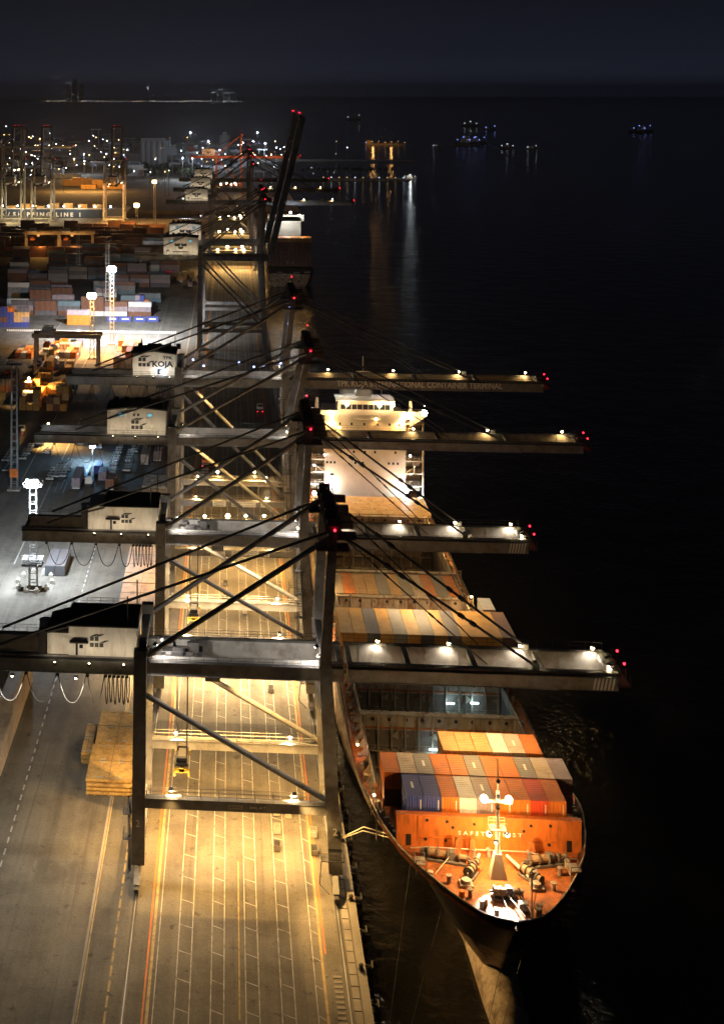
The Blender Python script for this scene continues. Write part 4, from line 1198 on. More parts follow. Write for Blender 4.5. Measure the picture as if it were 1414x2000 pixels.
for sgn in (-1, 1):
    b = MB(); x = sgn * 10.4; y = 183.6
    for dx in (-.7, .7):
        for dy in (-1, 1): b.bar((x + dx, y + dy, 12.36), (x + dx, y + dy, 14.4), .1)
    for z in (13.1, 13.8, 14.4):
        b.bar((x - .7, y - 1, z), (x + .7, y - 1, z), .08).bar((x - .7, y + 1, z), (x + .7, y + 1, z), .08).bar((x - .7, y - 1, z), (x - .7, y + 1, z), .08)
    b.box(x - .7, y - 1, 13.75, x + .7, y + 1, 13.82); b.build('fairlead_stand', M_coam, ship)
b = MB(); b.line([(-11.3, 187.0, 13.6), (-8.6, 187.6, 13.5), (-2.4, 187.8, 13.3), (5.3, 187.8, 13.3), (7.9, 186.4, 13.2)], .07, 5)
b.line([(-6.1, 185.9, 13.2), (-8.8, 181.2, 13.4)], .06, 5).line([(.3, 178, 13), (1.4, 172.6, 13.5)], .09, 5).line([(-.5, 178, 13), (-.2, 174.5, 12.6)], .06, 5).line([(1.9, 178, 13), (2.5, 173, 13.5)], .06, 5)
b.build('deck_rope', M_mooring, ship)
for (x, y, c) in ((-5.7, 178.2, M_orange), (-9.2, 182.3, M_super), (9.0, 179.4, M_deckred), (-2.6, 183.9, M_orange)):
    MB().tube((x, y, 12.36), (x, y, 13.2), .38, 10).build('drum', c, ship)
# people-high clutter on the side walks beside the bow containers
random.seed(11)
for sgn in (-1, 1):
    b = MB()
    for k in range(16):
        y = 190.6 + k * .95; w = interp(HB, y) - 1.0
        b.box(sgn * w - .25, y, 12.36, sgn * w + .25, y + random.uniform(.2, .6), 12.36 + random.uniform(.4, 1.5))
    tag(b.build('deck_fitting', M_coam, ship), kind='stuff')
# accommodation block
AY = 361.0
sp = MB().box(-10.9, AY, 8.2, 10.9, AY + 13, 32.2).build('superstructure', M_super, ship)
for sgn in (-1, 1):
    side = MB()
    for k in range(6):
        z = 9.6 + 3.4 * k
        side.box(sgn * 10.9 if sgn > 0 else -15.9, AY + .6, z + 2.9, 15.9 if sgn > 0 else -10.9, AY + 12, z + 3.3)
        side.rail((sgn * 11, AY + .65, z + 3.3), (sgn * 15.8, AY + .65, z + 3.3), 1.1, 1.2)
        side.bar((sgn * 15.6, AY + .8, z - .1), (sgn * 15.6, AY + .8, z + 2.9), .5)
        if k in (2, 4): side.bar((sgn * 11.2, AY + .7, z), (sgn * 15.2, AY + .7, z + 3), .2).bar((sgn * 13.2, AY + .7, z), (sgn * 13.2, AY + .7, z + 3), .25)
        side.box(sgn * 13.4 - 2.4, AY + 7, z, sgn * 13.4 + 2.4, AY + 7.3, z + 2.9)
    side.build('side_deck', M_super, ship)
b = MB(); b.box(-16.4, AY - 1.2, 32.2, 16.4, AY + 6, 32.5); b.box(-16.4, AY - 1.2, 32.5, 16.4, AY - 1.05, 33.5)
b.prism([(12, 32.2), (16.4, 32.2), (12, 29.2)], 'y', AY - .9, AY - .6).prism([(-12, 32.2), (-16.4, 32.2), (-12, 29.2)], 'y', AY - .9, AY - .6)
b.rail((-13.5, AY - .6, 27.8), (13.5, AY - .6, 27.8), 1.0, 2); b.box(-13.5, AY - .8, 27.6, 13.5, AY, 27.8)
b.build('bridge_wing', M_super, ship)
wh = MB().frus((-7.6, AY - .9, 7.6, AY + 6), 32.5, (-7.2, AY - .5, 7.2, AY + 6), 36.0).build('wheelhouse', M_super, ship)
for i in range(9):
    x = -6.6 + i * 1.5
    MB().box(x, AY - .86, 33.8, x + 1.25, AY - .68, 35.1).build('window', M_glass, wh)
MB().box(-7.9, AY - 1.2, 36.0, 7.9, AY + 6.5, 36.3).build('roof', M_super, wh)
MB().rail((-7.6, AY - 1.0, 36.3), (7.6, AY - 1.0, 36.3), 1.0, 1.5).build('handrail', M_super, wh)
for (zz, xs_) in ((29.6, (-6.8, -3.6, -.2, 3.4, 6.6, 9.2)), (22.0, (-6.4, -3.0, 0, 2.7, 8.2)), (19.0, (-10.2, -9.2, -8.2, -2.6, -.6, 6.4, 7.6, 8.8)), (15.7, (-8.9,))):
    for x in xs_:
        big = .5 if zz == 15.7 else .26
        MB().box(x - big, AY - .05, zz - .32, x + big, AY - .002, zz + .32).build('window', M_glass, sp)
b = MB(); b.rail((-3, AY - 1.2, 31), (4, AY - 1.2, 31), .8, .7); b.box(-3, AY - 1.2, 30.9, 4, AY, 31); b.build('work_platform', M_super, ship)
b = MB(); b.frus((-2.2, AY + 4, 2.2, AY + 7), 36.3, (-1.6, AY + 4.4, 1.6, AY + 6.6), 42); b.bar((-5.2, AY + 5, 40.2), (5.2, AY + 5, 40.2), .25); b.tube((0, AY + 5.5, 42), (0, AY + 5.5, 47), .16, 6)
b.tube((-5, AY + 5, 36.3), (-5, AY + 5, 42), .12, 5).tube((5, AY + 5, 36.3), (5, AY + 5, 42), .12, 5).bar((-2, AY + 4.5, 43), (2, AY + 4.5, 43), .3)
b.build('radar_mast', M_super, ship)
for (x, z) in ((-12.8, 36), (12.6, 35.4)): MB().tube((x, AY + 3, 32.5), (x, AY + 3, z), .7, 8, .35).build('search_light', M_super, ship)
# funnel and stern part
MB().frus((-5, AY + 20, 5, AY + 30), 8.2, (-4.4, AY + 21, 4.4, AY + 29), 36).build('funnel', M_super, ship)
# lamps of the accommodation
for (px, py, s, pw, cl) in ((614, 800, .5, 60, WARM), (648, 810, .9, 120, WARM), (678, 789, .8, 100, WARM), (741, 790, .9, 100, WARM), (768, 790, .8, 100, WARM), (797, 812, 1.2, 160, WARM), (829, 806, 1.25, 160, WARM),
                            (634, 888, .3, 20, COOL), (613, 908, .25, 15, COOL), (801, 890, .3, 20, COOL), (829, 792, .2, 5, WARM)):
    d = AY * CA - 36 * SA - 2.6
    X, Y = ptd(px, d); z = H - (py - HY) * d / FPX
    flood(ship, (X - XC, Y, z), (X - XC, Y - 7, z - 9), pw, cl, E_warm if cl is WARM else E_cool, 150, s * .62, stand=.3)
for (x, z, pw, cl) in ((-10.6, 12.6, 201, SOD), (10.9, 12.3, 201, SOD), (-13.8, 11.2, 100, COOL), (14.4, 10.2, 120, COOL)):
    flood(ship, (x, AY - 2.2, z), (x * .5, AY - 1.0, z + 9) if pw > 200 else (x, AY - 6, 8), pw, cl, E_cool, 165, .55 if pw > 200 else .45, stand=.8)
for x in (-9, 3, 9.5):
    flood(ship, (x, AY - .4, 31.4), (x, AY - 7, 10.5), 1300, SOD, E_warm, 140, .18, stand=.2)
for (x, z) in ((-8.9, 39.6), (-5.6, 39.4), (-4.6, 39.5), (5.2, 39.2), (6.4, 39.0)):
    bulb(ship, (x, AY + 3.5, z), .22, E_blue if x in (-8.9, 6.4) else E_cool, name='signal_lamp')
# tube lamps burning in the open holds
for (x, y, z) in ((4.2, 247.4, 6.4), (4.4, 247.4, 3.2), (8.6, 247.4, 6.6), (-1.2, 232.6, 5.0), (.4, 232.5, 4.2)):
    h = MB().box(x - .7, y - .1, z - .12, x + .7, y + .1, z + .12).build('hold_lamp', E_hold, ship)
    light('POINT', (x, y - .6, z), 7, (.6, .92, 1.0), ship, .2)
for (x, y, z, cl, pw) in ((-15.3, 222, 10.6, (1, .4, .35), 60), (-14.6, 206, 12.2, WARM, 120), (-15.0, 199.5, 14.2, WARM, 120), (14.8, 205, 13.6, SOD, 200), (15.0, 262, 11.5, SOD, 120), (14.6, 284, 12.5, SOD, 500), (-14.5, 290, 13.5, SOD, 500), (14.6, 318, 13.5, SOD, 500), (-13.5, 318, 13.5, SOD, 500), (14, 338, 13.6, SOD, 400)):
    bulb(ship, (x, y, z), .16, E_warm, pw, cl, 'deck_lamp')

# mooring lines and anchor cables
b = MB(); b.line([(17.8, 211.5, .7), (20.5, 205.5, 5.4), (XC - 12.4, 190.0, 12.9)], .09, 5).line([(17.8, 211.8, .7), (20.7, 206.2, 5.6), (XC - 12.5, 190.6, 13.0)], .09, 5)
tag(b.build('mooring_line', M_mooring), 'pale twin mooring rope running from the quay edge to the bow', 'mooring rope')
for (p0, p1, lb) in (((XC - 11.2, 187, 12.2), ptd(757, 170) + (-2.9,), 'thin cable hanging from the bow into the water, nearest the quay'),
                     ((XC - 7.6, 179.5, 12), ptd(790, 168) + (-2.9,), 'thin cable hanging from the bow, second from the quay'),
                     ((XC - .9, 171.8, 12), ptd(915, 158) + (-2.9,), 'thin cable slanting from the bow tip across the bulb, left one of two'),
                     ((XC + 1.6, 171.8, 12), ptd(935, 158) + (-2.9,), 'thin cable slanting from the bow tip across the bulb, right one of two')):
    tag(MB().tube(p0, p1, .035, 4).build('mooring_line', M_rope), lb, 'cable')

# ------------------------------------------------------------------ stacks of hatch covers on the quay
def hatch_stack(x0, x1, y0, n, m, label, L=12.2, group='stacks of hatch covers on the quay'):
    t = thing('hatch_cover_stack', label, 'hatch covers', ((x0 + x1) / 2, y0, 0), group=group)
    w = x1 - x0; h = .62
    for k in range(n):
        dx = random.uniform(-.12, .12); dy = random.uniform(-.12, .12); z = k * (h + .1) + .05
        b = MB(); b.box(-w / 2 + dx, dy, z + h * .45, w / 2 + dx, L + dy, z + h)
        for i in range(7): b.box(-w / 2 + dx + .1 + i * (w - .4) / 6, .1 + dy, z, -w / 2 + dx + .3 + i * (w - .4) / 6, L - .1 + dy, z + h * .45)
        for yy in (0.02, L / 2, L - .25): b.box(-w / 2 + dx + .15, yy + .25 * (yy < 1) + dy, z + .05, w / 2 + dx - .15, yy + .22 + .25 * (yy < 1) - .3 * (yy > L / 2 + 1) + dy, z + h * .45)
        o = b.build('hatch_cover', m, t)
        if k == n - 1:
            q = MB(); zt = z + h
            q.box(-w / 2 + dx, L * .52, zt, w / 2 + dx, L * .525, zt + .05)
            q.box(dx - .04, 0, zt, dx + .04, L, zt + .04)
            q.build('joint', M_holddark, o)
            q = MB()
            for u in (-.2, .2):
                for f in (.06, .48, .56, .95): q.tube((u * w + dx - .25, L * f, zt), (u * w + dx - .25, L * f, zt + .12), .22, 8).tube((u * w + dx + .25, L * f, zt), (u * w + dx + .25, L * f, zt + .12), .22, 8)
            tag(q.build('container_socket', M_block, o), kind='stuff')
    return t
random.seed(3)
hatch_stack(-24.5, -16.6, 222.2, 4, M_wood, 'front stack of rusty tan hatch covers beside the landside crane leg', 12.2)
hatch_stack(-24.3, -16.6, 234.9, 4, M_wood, 'rusty tan hatch cover stack directly behind the front one')
hatch_stack(-26.6, -24.8, 232.5, 3, M_wood, 'narrow rusty stack tucked against the left side of the hatch cover stacks', 11)
for i, (y, n) in enumerate(((301.5, 3), (314.3, 3), (327, 3))):
    hatch_stack(-25.8, -16.6, y, n, M_pinkdeck, 'pale pink hatch cover stack under the second crane girder, %s from the camera' % ORD[i])
for i, y in enumerate((365, 378, 391)):
    hatch_stack(-26.4, -17.4, y, 3, M_coam, 'grey hatch cover stack in shadow behind the second machinery house, %s from the camera' % ORD[i])

# wall of pale containers at the left edge, two grey ones by the lamp mast
for i, (y, tiers) in enumerate(((227.5, 2), (240.0, 3), (252.4, 3))):
    for k in range(tiers):
        container(-42.6, y, k * 2.59, 40, 'beige', 'pale beige container at the left edge, %s tier, %s from the camera' % (ORD[k], ORD[i]), 'pale containers at the left edge')
for k in range(3):
    container(-45.2, 252.4, k * 2.59, 40, 'beige', 'pale beige container in the second row at the left edge, %s tier' % ORD[k], 'pale containers at the left edge')
for i in range(2):
    container(-45.9 + i * 2.55, 322.5, .02, 40, 'slate', '%s of two dark grey containers beside the lamp mast base' % ('left', 'right')[i], 'grey containers by the lamp mast', doors=True)

# ------------------------------------------------------------------ lattice lamp masts
def lamp_mast(px, pb, ptop, label, col, em, power, size, lean=0, w=.95, base=True):
    X, Y = pt(px, pb); d = FPX * H / (pb - HY); hgt = H - (ptop - HY) * d / FPX
    t = thing('lamp_mast', label, 'lamp mast', (X, Y, 0), group='lattice lamp masts in the yard')
    b = MB()
    for sx in (-w, w):
        for sy in (-w, w): b.bar((sx, sy, 0), (sx * .8, sy * .8, hgt), .2)
    n = int(hgt / 2.0)
    for i in range(n):
        f = 1 - .2 * i / n; z = i * hgt / n; u = w * f; z2 = z + hgt / n
        for sy in (-u, u): b.bar((-u, sy, z), (u, sy, z), .13)
        for sx in (-u, u): b.bar((sx, -u, z), (sx, u, z), .13)
        if i % 2 == 0: b.bar((-u, -u, z), (-u, u, z2), .09).bar((u, -u, z), (u, u, z2), .09)
    b.build('lattice', M_steel, t)
    p = MB(); p.box(-2.2, -1.6, hgt, 2.2, 1.6, hgt + .15); p.rail((-2.2, -1.6, hgt + .15), (2.2, -1.6, hgt + .15), 1.1, 1).rail((-2.2, 1.6, hgt + .15), (2.2, 1.6, hgt + .15), 1.1, 1)
    p.build('platform', M_steel, t)
    if base: MB().box(-1.9, -1.9, 0, 1.9, 1.9, .5).build('base', M_conc, t)
    if size:
        for i in range(6):
            x, z = -1.1 + (i % 3) * 1.1, hgt + .5 + (i // 3) * 1.0
            h = MB().box(x - .35, -1.95, z - .35, x + .35, -1.6, z + .35).build('floodlight', M_dark, t)
            MB().ball((x, -2.15, z), size, 10, 6).build('lens', em, h)
        light('SPOT', (0, -2.9, hgt + .4), power * (.4 if power > 20000 else 1), col, t, .9, (5, -9, 0), 138, .8)
        light('SPOT', (0, 2.6, hgt - .6), power * 1.5, col, t, .9, (0, 18, 0), 138, .8)
    return t
m1 = lamp_mast(65, 1152, 948, 'lattice lamp mast with a white floodlight cluster, nearest the camera in the left yard', COOL, E_cool, 9500, .5)
lamp_mast(28, 956, 712, 'tall unlit lattice mast with an orange board near its foot, left edge', COOL, E_cool, 0, 0)
m3 = lamp_mast(219, 672, 528, 'tall lattice mast with the dazzling white floodlight in the middle of the yard', COOL, E_cool, 50000, .9)
m4 = lamp_mast(180, 700, 580, 'lattice mast with a warm orange floodlight behind the yard gantry', SOD, E_warm, 30000, .85)
lamp_mast(210, 615, 470, 'unlit lattice mast close behind the dazzling white one', COOL, E_cool, 0, 0)
lamp_mast(153, 542, 440, 'slender unlit lattice mast standing among the dark container rows', COOL, E_cool, 0, 0)
lamp_mast(267, 455, 402, 'distant lattice mast with an orange lamp in front of the docked ship', SOD, E_fars, 8000, 1.3)
lamp_mast(302, 435, 356, 'distant thin lattice mast with a small orange lamp, right of the docked ship', SOD, E_fars, 6000, 1.0)
# bollard blocks round the foot of the nearest mast
bb = None
for i in range(10):
    a = 2 * pi * i / 10; x, y = -47.6 + 4.2 * cos(a), 317.5 + 6.5 * sin(a)
    t = MB().box(-.5, -.5, 0, .5, .5, .9).frus((-.35, -.35, .35, .35), .9, (-.25, -.25, .25, .25), 1.3).build('guard_block', M_block, None, (x, y, 0))
    tag(t, 'small pale concrete guard block in the ring round the nearest lamp mast', 'guard block', 'guard blocks round the lamp mast')
MB_ = MB().box(-1.2, -1.25, 4, 1.2, -1.15, 6.6).build('warning_board', M_orange, None)
for o in list(bpy.data.objects):
    if o.get('label', '').startswith('tall unlit lattice mast'): MB_.parent = o
b = MB()
for z in (6.1, 7.6): b.box(-2.6, -1.8, z, 2.4, 1.8, z + .12); b.rail((-2.6, -1.8, z + .1), (2.4, -1.8, z + .1), 1.1, .8)
b.build('switch_platform', M_steel, m1)

# ------------------------------------------------------------------ yard containers
GY = 'containers in the yard blocks'
PAL = ['mauve', 'beige', 'orange', 'tan', 'slate', 'brown', 'white', 'grey', 'blue', 'teal', 'red', 'mustard']
def block(name, x0, y0, nx, ny, hts, pal, L=20, doors=False, far=False, skip=0.0, seed=1, along='Y'):
    random.seed(seed)
    for j in range(ny):
        for i in range(nx):
            if random.random() < skip: continue
            for k in range(random.choice(hts)):
                c = random.choice(pal)
                if along == 'Y': X, Y = x0 + i * 2.6, y0 + j * (6.3 if L == 20 else 12.5)
                else: X, Y = x0 + i * (6.4 if L == 20 else 12.6), y0 + j * 2.9
                container(X, Y, k * 2.59, L, c, '%s container %s: %s row, %s column, %s tier' % (CDESC[c], name, ORD[j], ORD[i], ORD[k]), GY, doors, far, along, (1.6, .5) if c == 'blue' and far else None)
block('of the mixed gantry block', -83.5, 556, 6, 9, (0, 1, 1, 1, 2, 2), ['mauve', 'beige', 'orange', 'tan', 'blue', 'white', 'beige', 'mauve'], seed=21, doors=False, far=True)
block('of the brown block', -79.5, 490, 7, 6, (1, 1, 2, 2, 3), ['brown', 'mustard', 'slate', 'tan', 'brown', 'mustard'], seed=8, doors=False, far=True, skip=.12)
block('left of the KOJA house', -50.6, 566, 4, 3, (2, 3, 3), ['beige', 'white', 'orange', 'tan'], seed=4, L=40, far=True)
block('at the far left edge', -95, 520, 3, 3, (1, 2, 2), ['brown', 'slate', 'red'], seed=9, far=True)
block('in the left lane', -97, 585, 3, 3, (1, 1), ['tan', 'orange', 'blue', 'white'], seed=12, far=True, skip=.2)
# tank containers lying among the blocks
for i, (px, py, zz) in enumerate(((50, 695, 0), (108, 708, 5.2), (108, 722, 2.6), (106, 770, 2.6), (62, 790, 2.6), (150, 668, 2.6), (96, 690, 0))):
    X, Y = pt(px, py)
    t = thing('tank_container', 'white cylindrical tank container %s' % ('alone in the left lane of the yard', 'topmost of the two stacked in the mixed block', 'under the topmost tank in the mixed block', 'on the brown block, right one', 'on the left end of the brown block', 'at the back of the mixed block', 'at the left end of the mixed block')[i], 'tank container', (X, Y, zz), group='tank containers in the yard')
    MB().tube((0, .3, 1.25), (0, 5.7, 1.25), 1.12, 14).build('tank', CC['white'], t)
    b = MB()
    for y in (0, 5.9):
        for x in (-1.2, 1.1): b.box(x, y, 0, x + .12, y + .12, 2.5)
        for z in (0, 2.4): b.box(-1.2, y, z, 1.2, y + .12, z + .12)
    b.build('frame', CC['grey'], t)
# lines of tall dark stacks farther back, long side to the camera
random.seed(17)
X_, Y_ = pt(0, 640)
for (px, py, cs) in ((2, 640, ['blue', 'brown', 'blue', 'blue']), (14, 640, ['blue', 'blue', 'blue', 'orange']), (29, 640, ['blue', 'tan', 'tan']), (43, 640, ['blue', 'mauve', 'tan', 'slate'])):
    X, Y = pt(px, py)
    for k, c in enumerate(cs):
        container(X - 3, Y + 2, k * 2.59, 20, c, '%s container, %s tier of the %s tall stack behind the yard gantry' % (CDESC[c], ORD[k], ORD[(2, 14, 29, 43).index(px)]), 'tall stacks behind the yard gantry', False, True, 'X', (2.6, .5) if c == 'blue' else None)
for i in range(4):
    X, Y = pt(209 + i * 24.5 + (4 if i > 1 else 0), 628)
    container(X, Y, 0, 20, 'blue', 'dark blue container in the single row by the quay road, %s from the left' % ORD[i], 'blue containers by the quay road', False, True, 'X')
    MB().box(2.44, 1.2, 1.2, 2.46, 4.8, 1.8).build('logo_panel', M_letter, LAST[0])
for i in range(3):
    for k in range(4 - (i == 2)):
        X, Y = pt(264 + i * 9, 614); c = [['orange', 'mauve', 'blue', 'mauve'], ['orange', 'blue', 'blue', 'blue'], ['tan', 'blue', 'orange']][i][k]
        container(X, Y, k * 2.59, 20, c, '%s container, %s tier of the narrow tower behind the blue row, %s stack' % (CDESC[c], ORD[k], ORD[i]), 'tower of containers behind the blue row', False, True)
for k, c in enumerate(('orange', 'orange', 'mauve')):
    X, Y = pt(131, 634); container(X, Y, k * 2.59, 40, c, '%s long container, %s tier, beneath the warm lamp mast' % (CDESC[c], ORD[k]), 'long containers by the warm lamp mast', False, True, 'X')
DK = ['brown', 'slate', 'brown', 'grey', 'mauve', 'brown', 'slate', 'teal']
rows = [(700, -118, 6), (722, -124, 6), (748, -128, 7), (776, -132, 7), (806, -138, 8), (838, -142, 8), (872, -148, 9), (908, -152, 9), (946, -158, 10)]
nrow = 0
bulk = {c: MB() for c in CC}
for (y, x0, n) in rows:
    nrow += 1
    for i in range(n):
        if random.random() < .12: continue
        for k in range(random.choice((2, 3, 3, 4))):
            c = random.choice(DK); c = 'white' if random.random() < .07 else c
            if nrow > 3:
                bulk[c].box(x0 + i * 12.7 + .05, y, k * 2.59 + .04, x0 + i * 12.7 + 12.1, y + 2.44, k * 2.59 + 2.55); continue
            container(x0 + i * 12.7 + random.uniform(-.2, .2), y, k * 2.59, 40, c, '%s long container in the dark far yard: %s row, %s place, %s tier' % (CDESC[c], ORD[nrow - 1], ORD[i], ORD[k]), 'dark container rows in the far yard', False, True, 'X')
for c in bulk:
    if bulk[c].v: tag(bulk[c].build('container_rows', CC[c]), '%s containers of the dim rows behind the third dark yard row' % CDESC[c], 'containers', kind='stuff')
# the rest of the yard beyond, too small to tell apart
b = MB(); random.seed(33)
for r in range(7):
    y = 985 + r * 26
    for i in range(14):
        x = -235 + i * 12.8; hh = random.choice((1, 2, 2, 3)) * 2.59
        b.box(x, y, 0, x + 12.2, y + 2.44, hh)
        if random.random() < .6: b.box(x, y + 3, 0, x + 12.2, y + 5.4, hh - 1.0)
tag(b.build('far_container_rows', CC['brown']), 'dim far rows of containers before the docked ship', 'containers', kind='stuff')

# ------------------------------------------------------------------ yard gantry (rubber tyred)
def rtg(label, X, Y, W_, hgt, m, light_on=True):
    t = thing('yard_gantry', label, 'yard crane', (X, Y, 0), group='yard gantry cranes')
    for x in (0, W_):
        for y in (0, 7): MB().frus((x - .6, y - .5, x + .6, y + .5), 1.6, (x - .5, y - .5, x + .5, y + .5), hgt).build('leg', m, t)
        b = MB(); b.box(x - .5, -2.2, 1.0, x + .5, 9.2, 1.8).build('sill_beam', m, t)
        for y in (-1.2, 1, 6, 8.2): MB().tube((x - .35, y, .75), (x + .35, y, .75), .75, 12).build('tyre', M_rubber, t)
    for y in (0, 7): MB().box(-1.5, y - .55, hgt, W_ + 1.5, y + .55, hgt + 1.7).rail((-1.5, y - .55, hgt + 1.7), (W_ + 1.5, y - .55, hgt + 1.7), 1.1, 1.5).build('girder', m, t)
    tr = MB().box(2, -1, hgt + 1.7, 8, 8, hgt + 2.6).box(3, 1, hgt + 2.6, 7, 6, hgt + 4.4).build('trolley', M_white, t)
    MB().box(8.2, 1, hgt - 1.4, 10.2, 3.2, hgt + 1.2).build('operator_cab', M_white, t)
    b = MB()
    for (x, y) in ((3.5, 1.5), (5.5, 1.5), (3.5, 5.5), (5.5, 5.5)): b.tube((x, y, hgt), (x, y, hgt - 3), .05, 4)
    b.build('hoist_rope', M_rope, t)
    MB().box(3.2, .5, hgt - 4.2, 5.8, 6.5, hgt - 3).box(3.8, 2, hgt - 3, 5.2, 5, hgt - 2.2).build('spreader', M_orange, t)
    return t
Xg, Yg = pt(66, 738)
rtg('pale yard gantry crane straddling the mixed containers, orange spreader hanging at its left leg', Xg, Yg + 4, 26.5, 16.2, CC['beige'])
X2, Y2 = pt(52, 545)
for i, (px, py) in enumerate(((50, 500), (116, 500))):
    X, Y = pt(px, py)
    rtg('dim distant yard gantry crane with orange lit sill, %s of two' % ('left', 'right')[i], X, Y, 24, 16, CC['beige'])
    light('POINT', (X + 12, Y - 6, 10), 700, SOD, None, .4)
# white barrier rows in the yard
b = MB()
for i in range(90):
    x = -112 + i * .95
    b.box(x, 652, 0, x + .55, 652.6, .9)
tag(b.build('barrier_row', M_letter), 'row of white plastic barriers behind the yard gantry', 'barriers', kind='stuff')
for (x, y0_, y1_) in ((-64.5, 400, 660), (-88, 400, 700), (-55, 330, 480)):
    strip('yard_lane_line', x, x + .35, y0_, y1_, M_line)
for (px, py, w, l) in ((105, 962, 2.6, 10), (118, 955, 2.6, 10)):
    X, Y = pt(px, py); strip('parking_mark', X, X + .2, Y, Y + l, M_line); strip('parking_mark', X + w, X + w + .2, Y, Y + l, M_line)

for (px, py, z, pw, lb) in ((57, 752, 9, 9000, 'warm yard lamp on a pole beside the brown container block'), (95, 842, 7, 4000, 'warm yard lamp on a pole under the taller crane rear girder')):
    d = FPX * (H - z) / (py - 14 - HY); X, Y = ptd(px, d)
    t = thing('yard_lamp', lb, 'lamp', (X, Y, 0), group='warm yard lamps')
    MB().tube((0, 0, 0), (0, 0, z), .12, 6).build('pole', M_steel, t); MB().ball((0, -.5, z), .45, 10, 6).build('lamp_head', E_warm, t)
    light('SPOT', (0, -1.2, z - .3), pw, WARM, t, .4, (2, 1, 0), 160)
# ------------------------------------------------------------------ trailers and trucks
def chassis(label, X, Y, rz=0.0, cab=None, n=0, top=None):
    t = thing('container_trailer', label, 'trailer', (X, Y, 0), rz, 'parked container trailers')
    b = MB()
    for x in (-.65, .45): b.box(x, 0, 1.05, x + .2, 12.2, 1.4)
    for y in (.1, 3, 6, 9, 11.8): b.box(-1.22, y, 1.1, 1.22, y + .22, 1.38)
    b.build('frame', M_steel, t)
    for y in (1.4, 2.7):
        for x in (-1.0, 1.0): MB().tube((x - .28, y, .52), (x + .28, y, .52), .52, 10).build('wheel', M_rubber, t)
    MB().box(-.8, 9.4, 0, -.6, 9.6, 1.1).box(.6, 9.4, 0, .8, 9.6, 1.1).build('landing_leg', M_steel, t)
    MB().box(-1.2, -.12, .9, 1.2, .02, 1.1).build('bumper', M_letter, t)
    return t
def tractor(label, X, Y, rz, m):
    t = thing('terminal_tractor', label, 'truck', (X, Y, 0), rz, 'terminal tractors')
    MB().box(-1.1, 0, .6, 1.1, 4.6, 1.1).build('chassis_frame', M_dark, t)
    MB().frus((-1.15, 2.7, 1.15, 4.6), 1.1, (-1.05, 2.8, 1.05, 4.4), 3.0).build('cab', m, t)
    MB().box(-.95, 2.68, 2.0, .95, 2.78, 2.8).build('window', M_glass, t)
    for y in (.9, 3.9):
        for x in (-.95, .95): MB().tube((x - .25, y, .5), (x + .25, y, .5), .5, 10).build('wheel', M_rubber, t)
    for x in (-.9, .9): MB().box(x - .12, -.03, .75, x + .12, 0, .95).build('tail_lamp', E_red, t)
    return t
TR = [(10, 905), (12, 925), (44, 902), (52, 892), (90, 890), (97, 942), (107, 937), (122, 936), (129, 924), (216, 935), (222, 912), (230, 890), (247, 925), (252, 905), (262, 888), (288, 886)]
for i, (px, py) in enumerate(TR):
    X, Y = pt(px, py)
    chassis('empty pale trailer in the left yard under the crane girders, %s from the left' % ORD[i], X, Y, 0)
random.seed(61)
for i, (px, py, c) in enumerate(((22, 868, 'brown'), (70, 872, 'slate'), (150, 872, 'grey'), (185, 880, 'brown'), (236, 862, 'slate'), (275, 912, 'beige'), (300, 905, 'grey'), (140, 960, 'mauve'), (206, 962, 'brown'))):
    X, Y = pt(px, py); container(X, Y, 1.45, 40 if i % 2 else 20, c, '%s container loaded on a trailer in the left yard, %s of the loaded ones' % (CDESC[c], ORD[i]), 'containers loaded on trailers', False, True)
    chassis('trailer under the %s loaded container in the left yard' % ORD[i], X + 1.22, Y, 0)
    if i % 3 == 0: tractor('white tractor in front of the %s loaded trailer in the left yard' % ORD[i], X + 1.22, Y + 11, 0, M_white)
X, Y = pt(162, 940)
blue_t = chassis('blue lit trailer in the left yard under the cyan lamp', X, Y, 0)
MB().box(-1.25, .3, 1.42, 1.25, 12, 1.6).build('load_bed', CC['blue'], blue_t)
for i, (px, py, c) in enumerate(((183, 925, 'blue'), (192, 938, 'mauve'))):
    X, Y = pt(px, py); container(X, Y, 0, 20, c, '%s container on the ground beside the blue lit trailer' % CDESC[c], 'containers by the blue lit trailer', False, True)
X, Y = pt(176, 943); tractor('small white tractor beside the blue lit trailer', X, Y, pi, M_white)
X, Y = pt(181, 902)
pl = thing('work_lamp', 'cyan white work lamp on a pole above the blue lit trailer', 'lamp', (X, Y, 0))
MB().tube((0, 0, 0), (0, 0, 5), .1, 6).build('pole', M_steel, pl); MB().box(-.9, -.9, 4.9, .9, -.3, 5.25).build('lamp_head', E_cool, pl)
light('POINT', (0, -1.4, 4.8), 900, (.25, .6, 1), pl, .4)
for i, (px, py, m, nm) in enumerate(((401, 915, M_orange, 'orange and white yard truck in the lane under the taller crane'), (508, 808, M_white, 'white yard truck waiting in the dark lane beneath the KOJA crane'), (355, 548, M_dark, 'dark yard truck in the lit far lane, left one'),
                                     (372, 556, M_dark, 'dark yard truck in the lit far lane, middle one'), (388, 548, M_dark, 'dark yard truck in the lit far lane, right one'), (330, 533, M_white, 'small white truck on the yard side of the far lit quay'),
                                     (333, 1330, M_dark, '')) [:6]):
    X, Y = pt(px, py)
    t = tractor(nm, X, Y, 0, m)
    if i in (0, 2, 3, 4):
        c = chassis(nm.replace('truck', 'truck trailer') + ', empty trailer', X, Y - 11.2, 0); c['group'] = 'trailers behind the yard trucks'
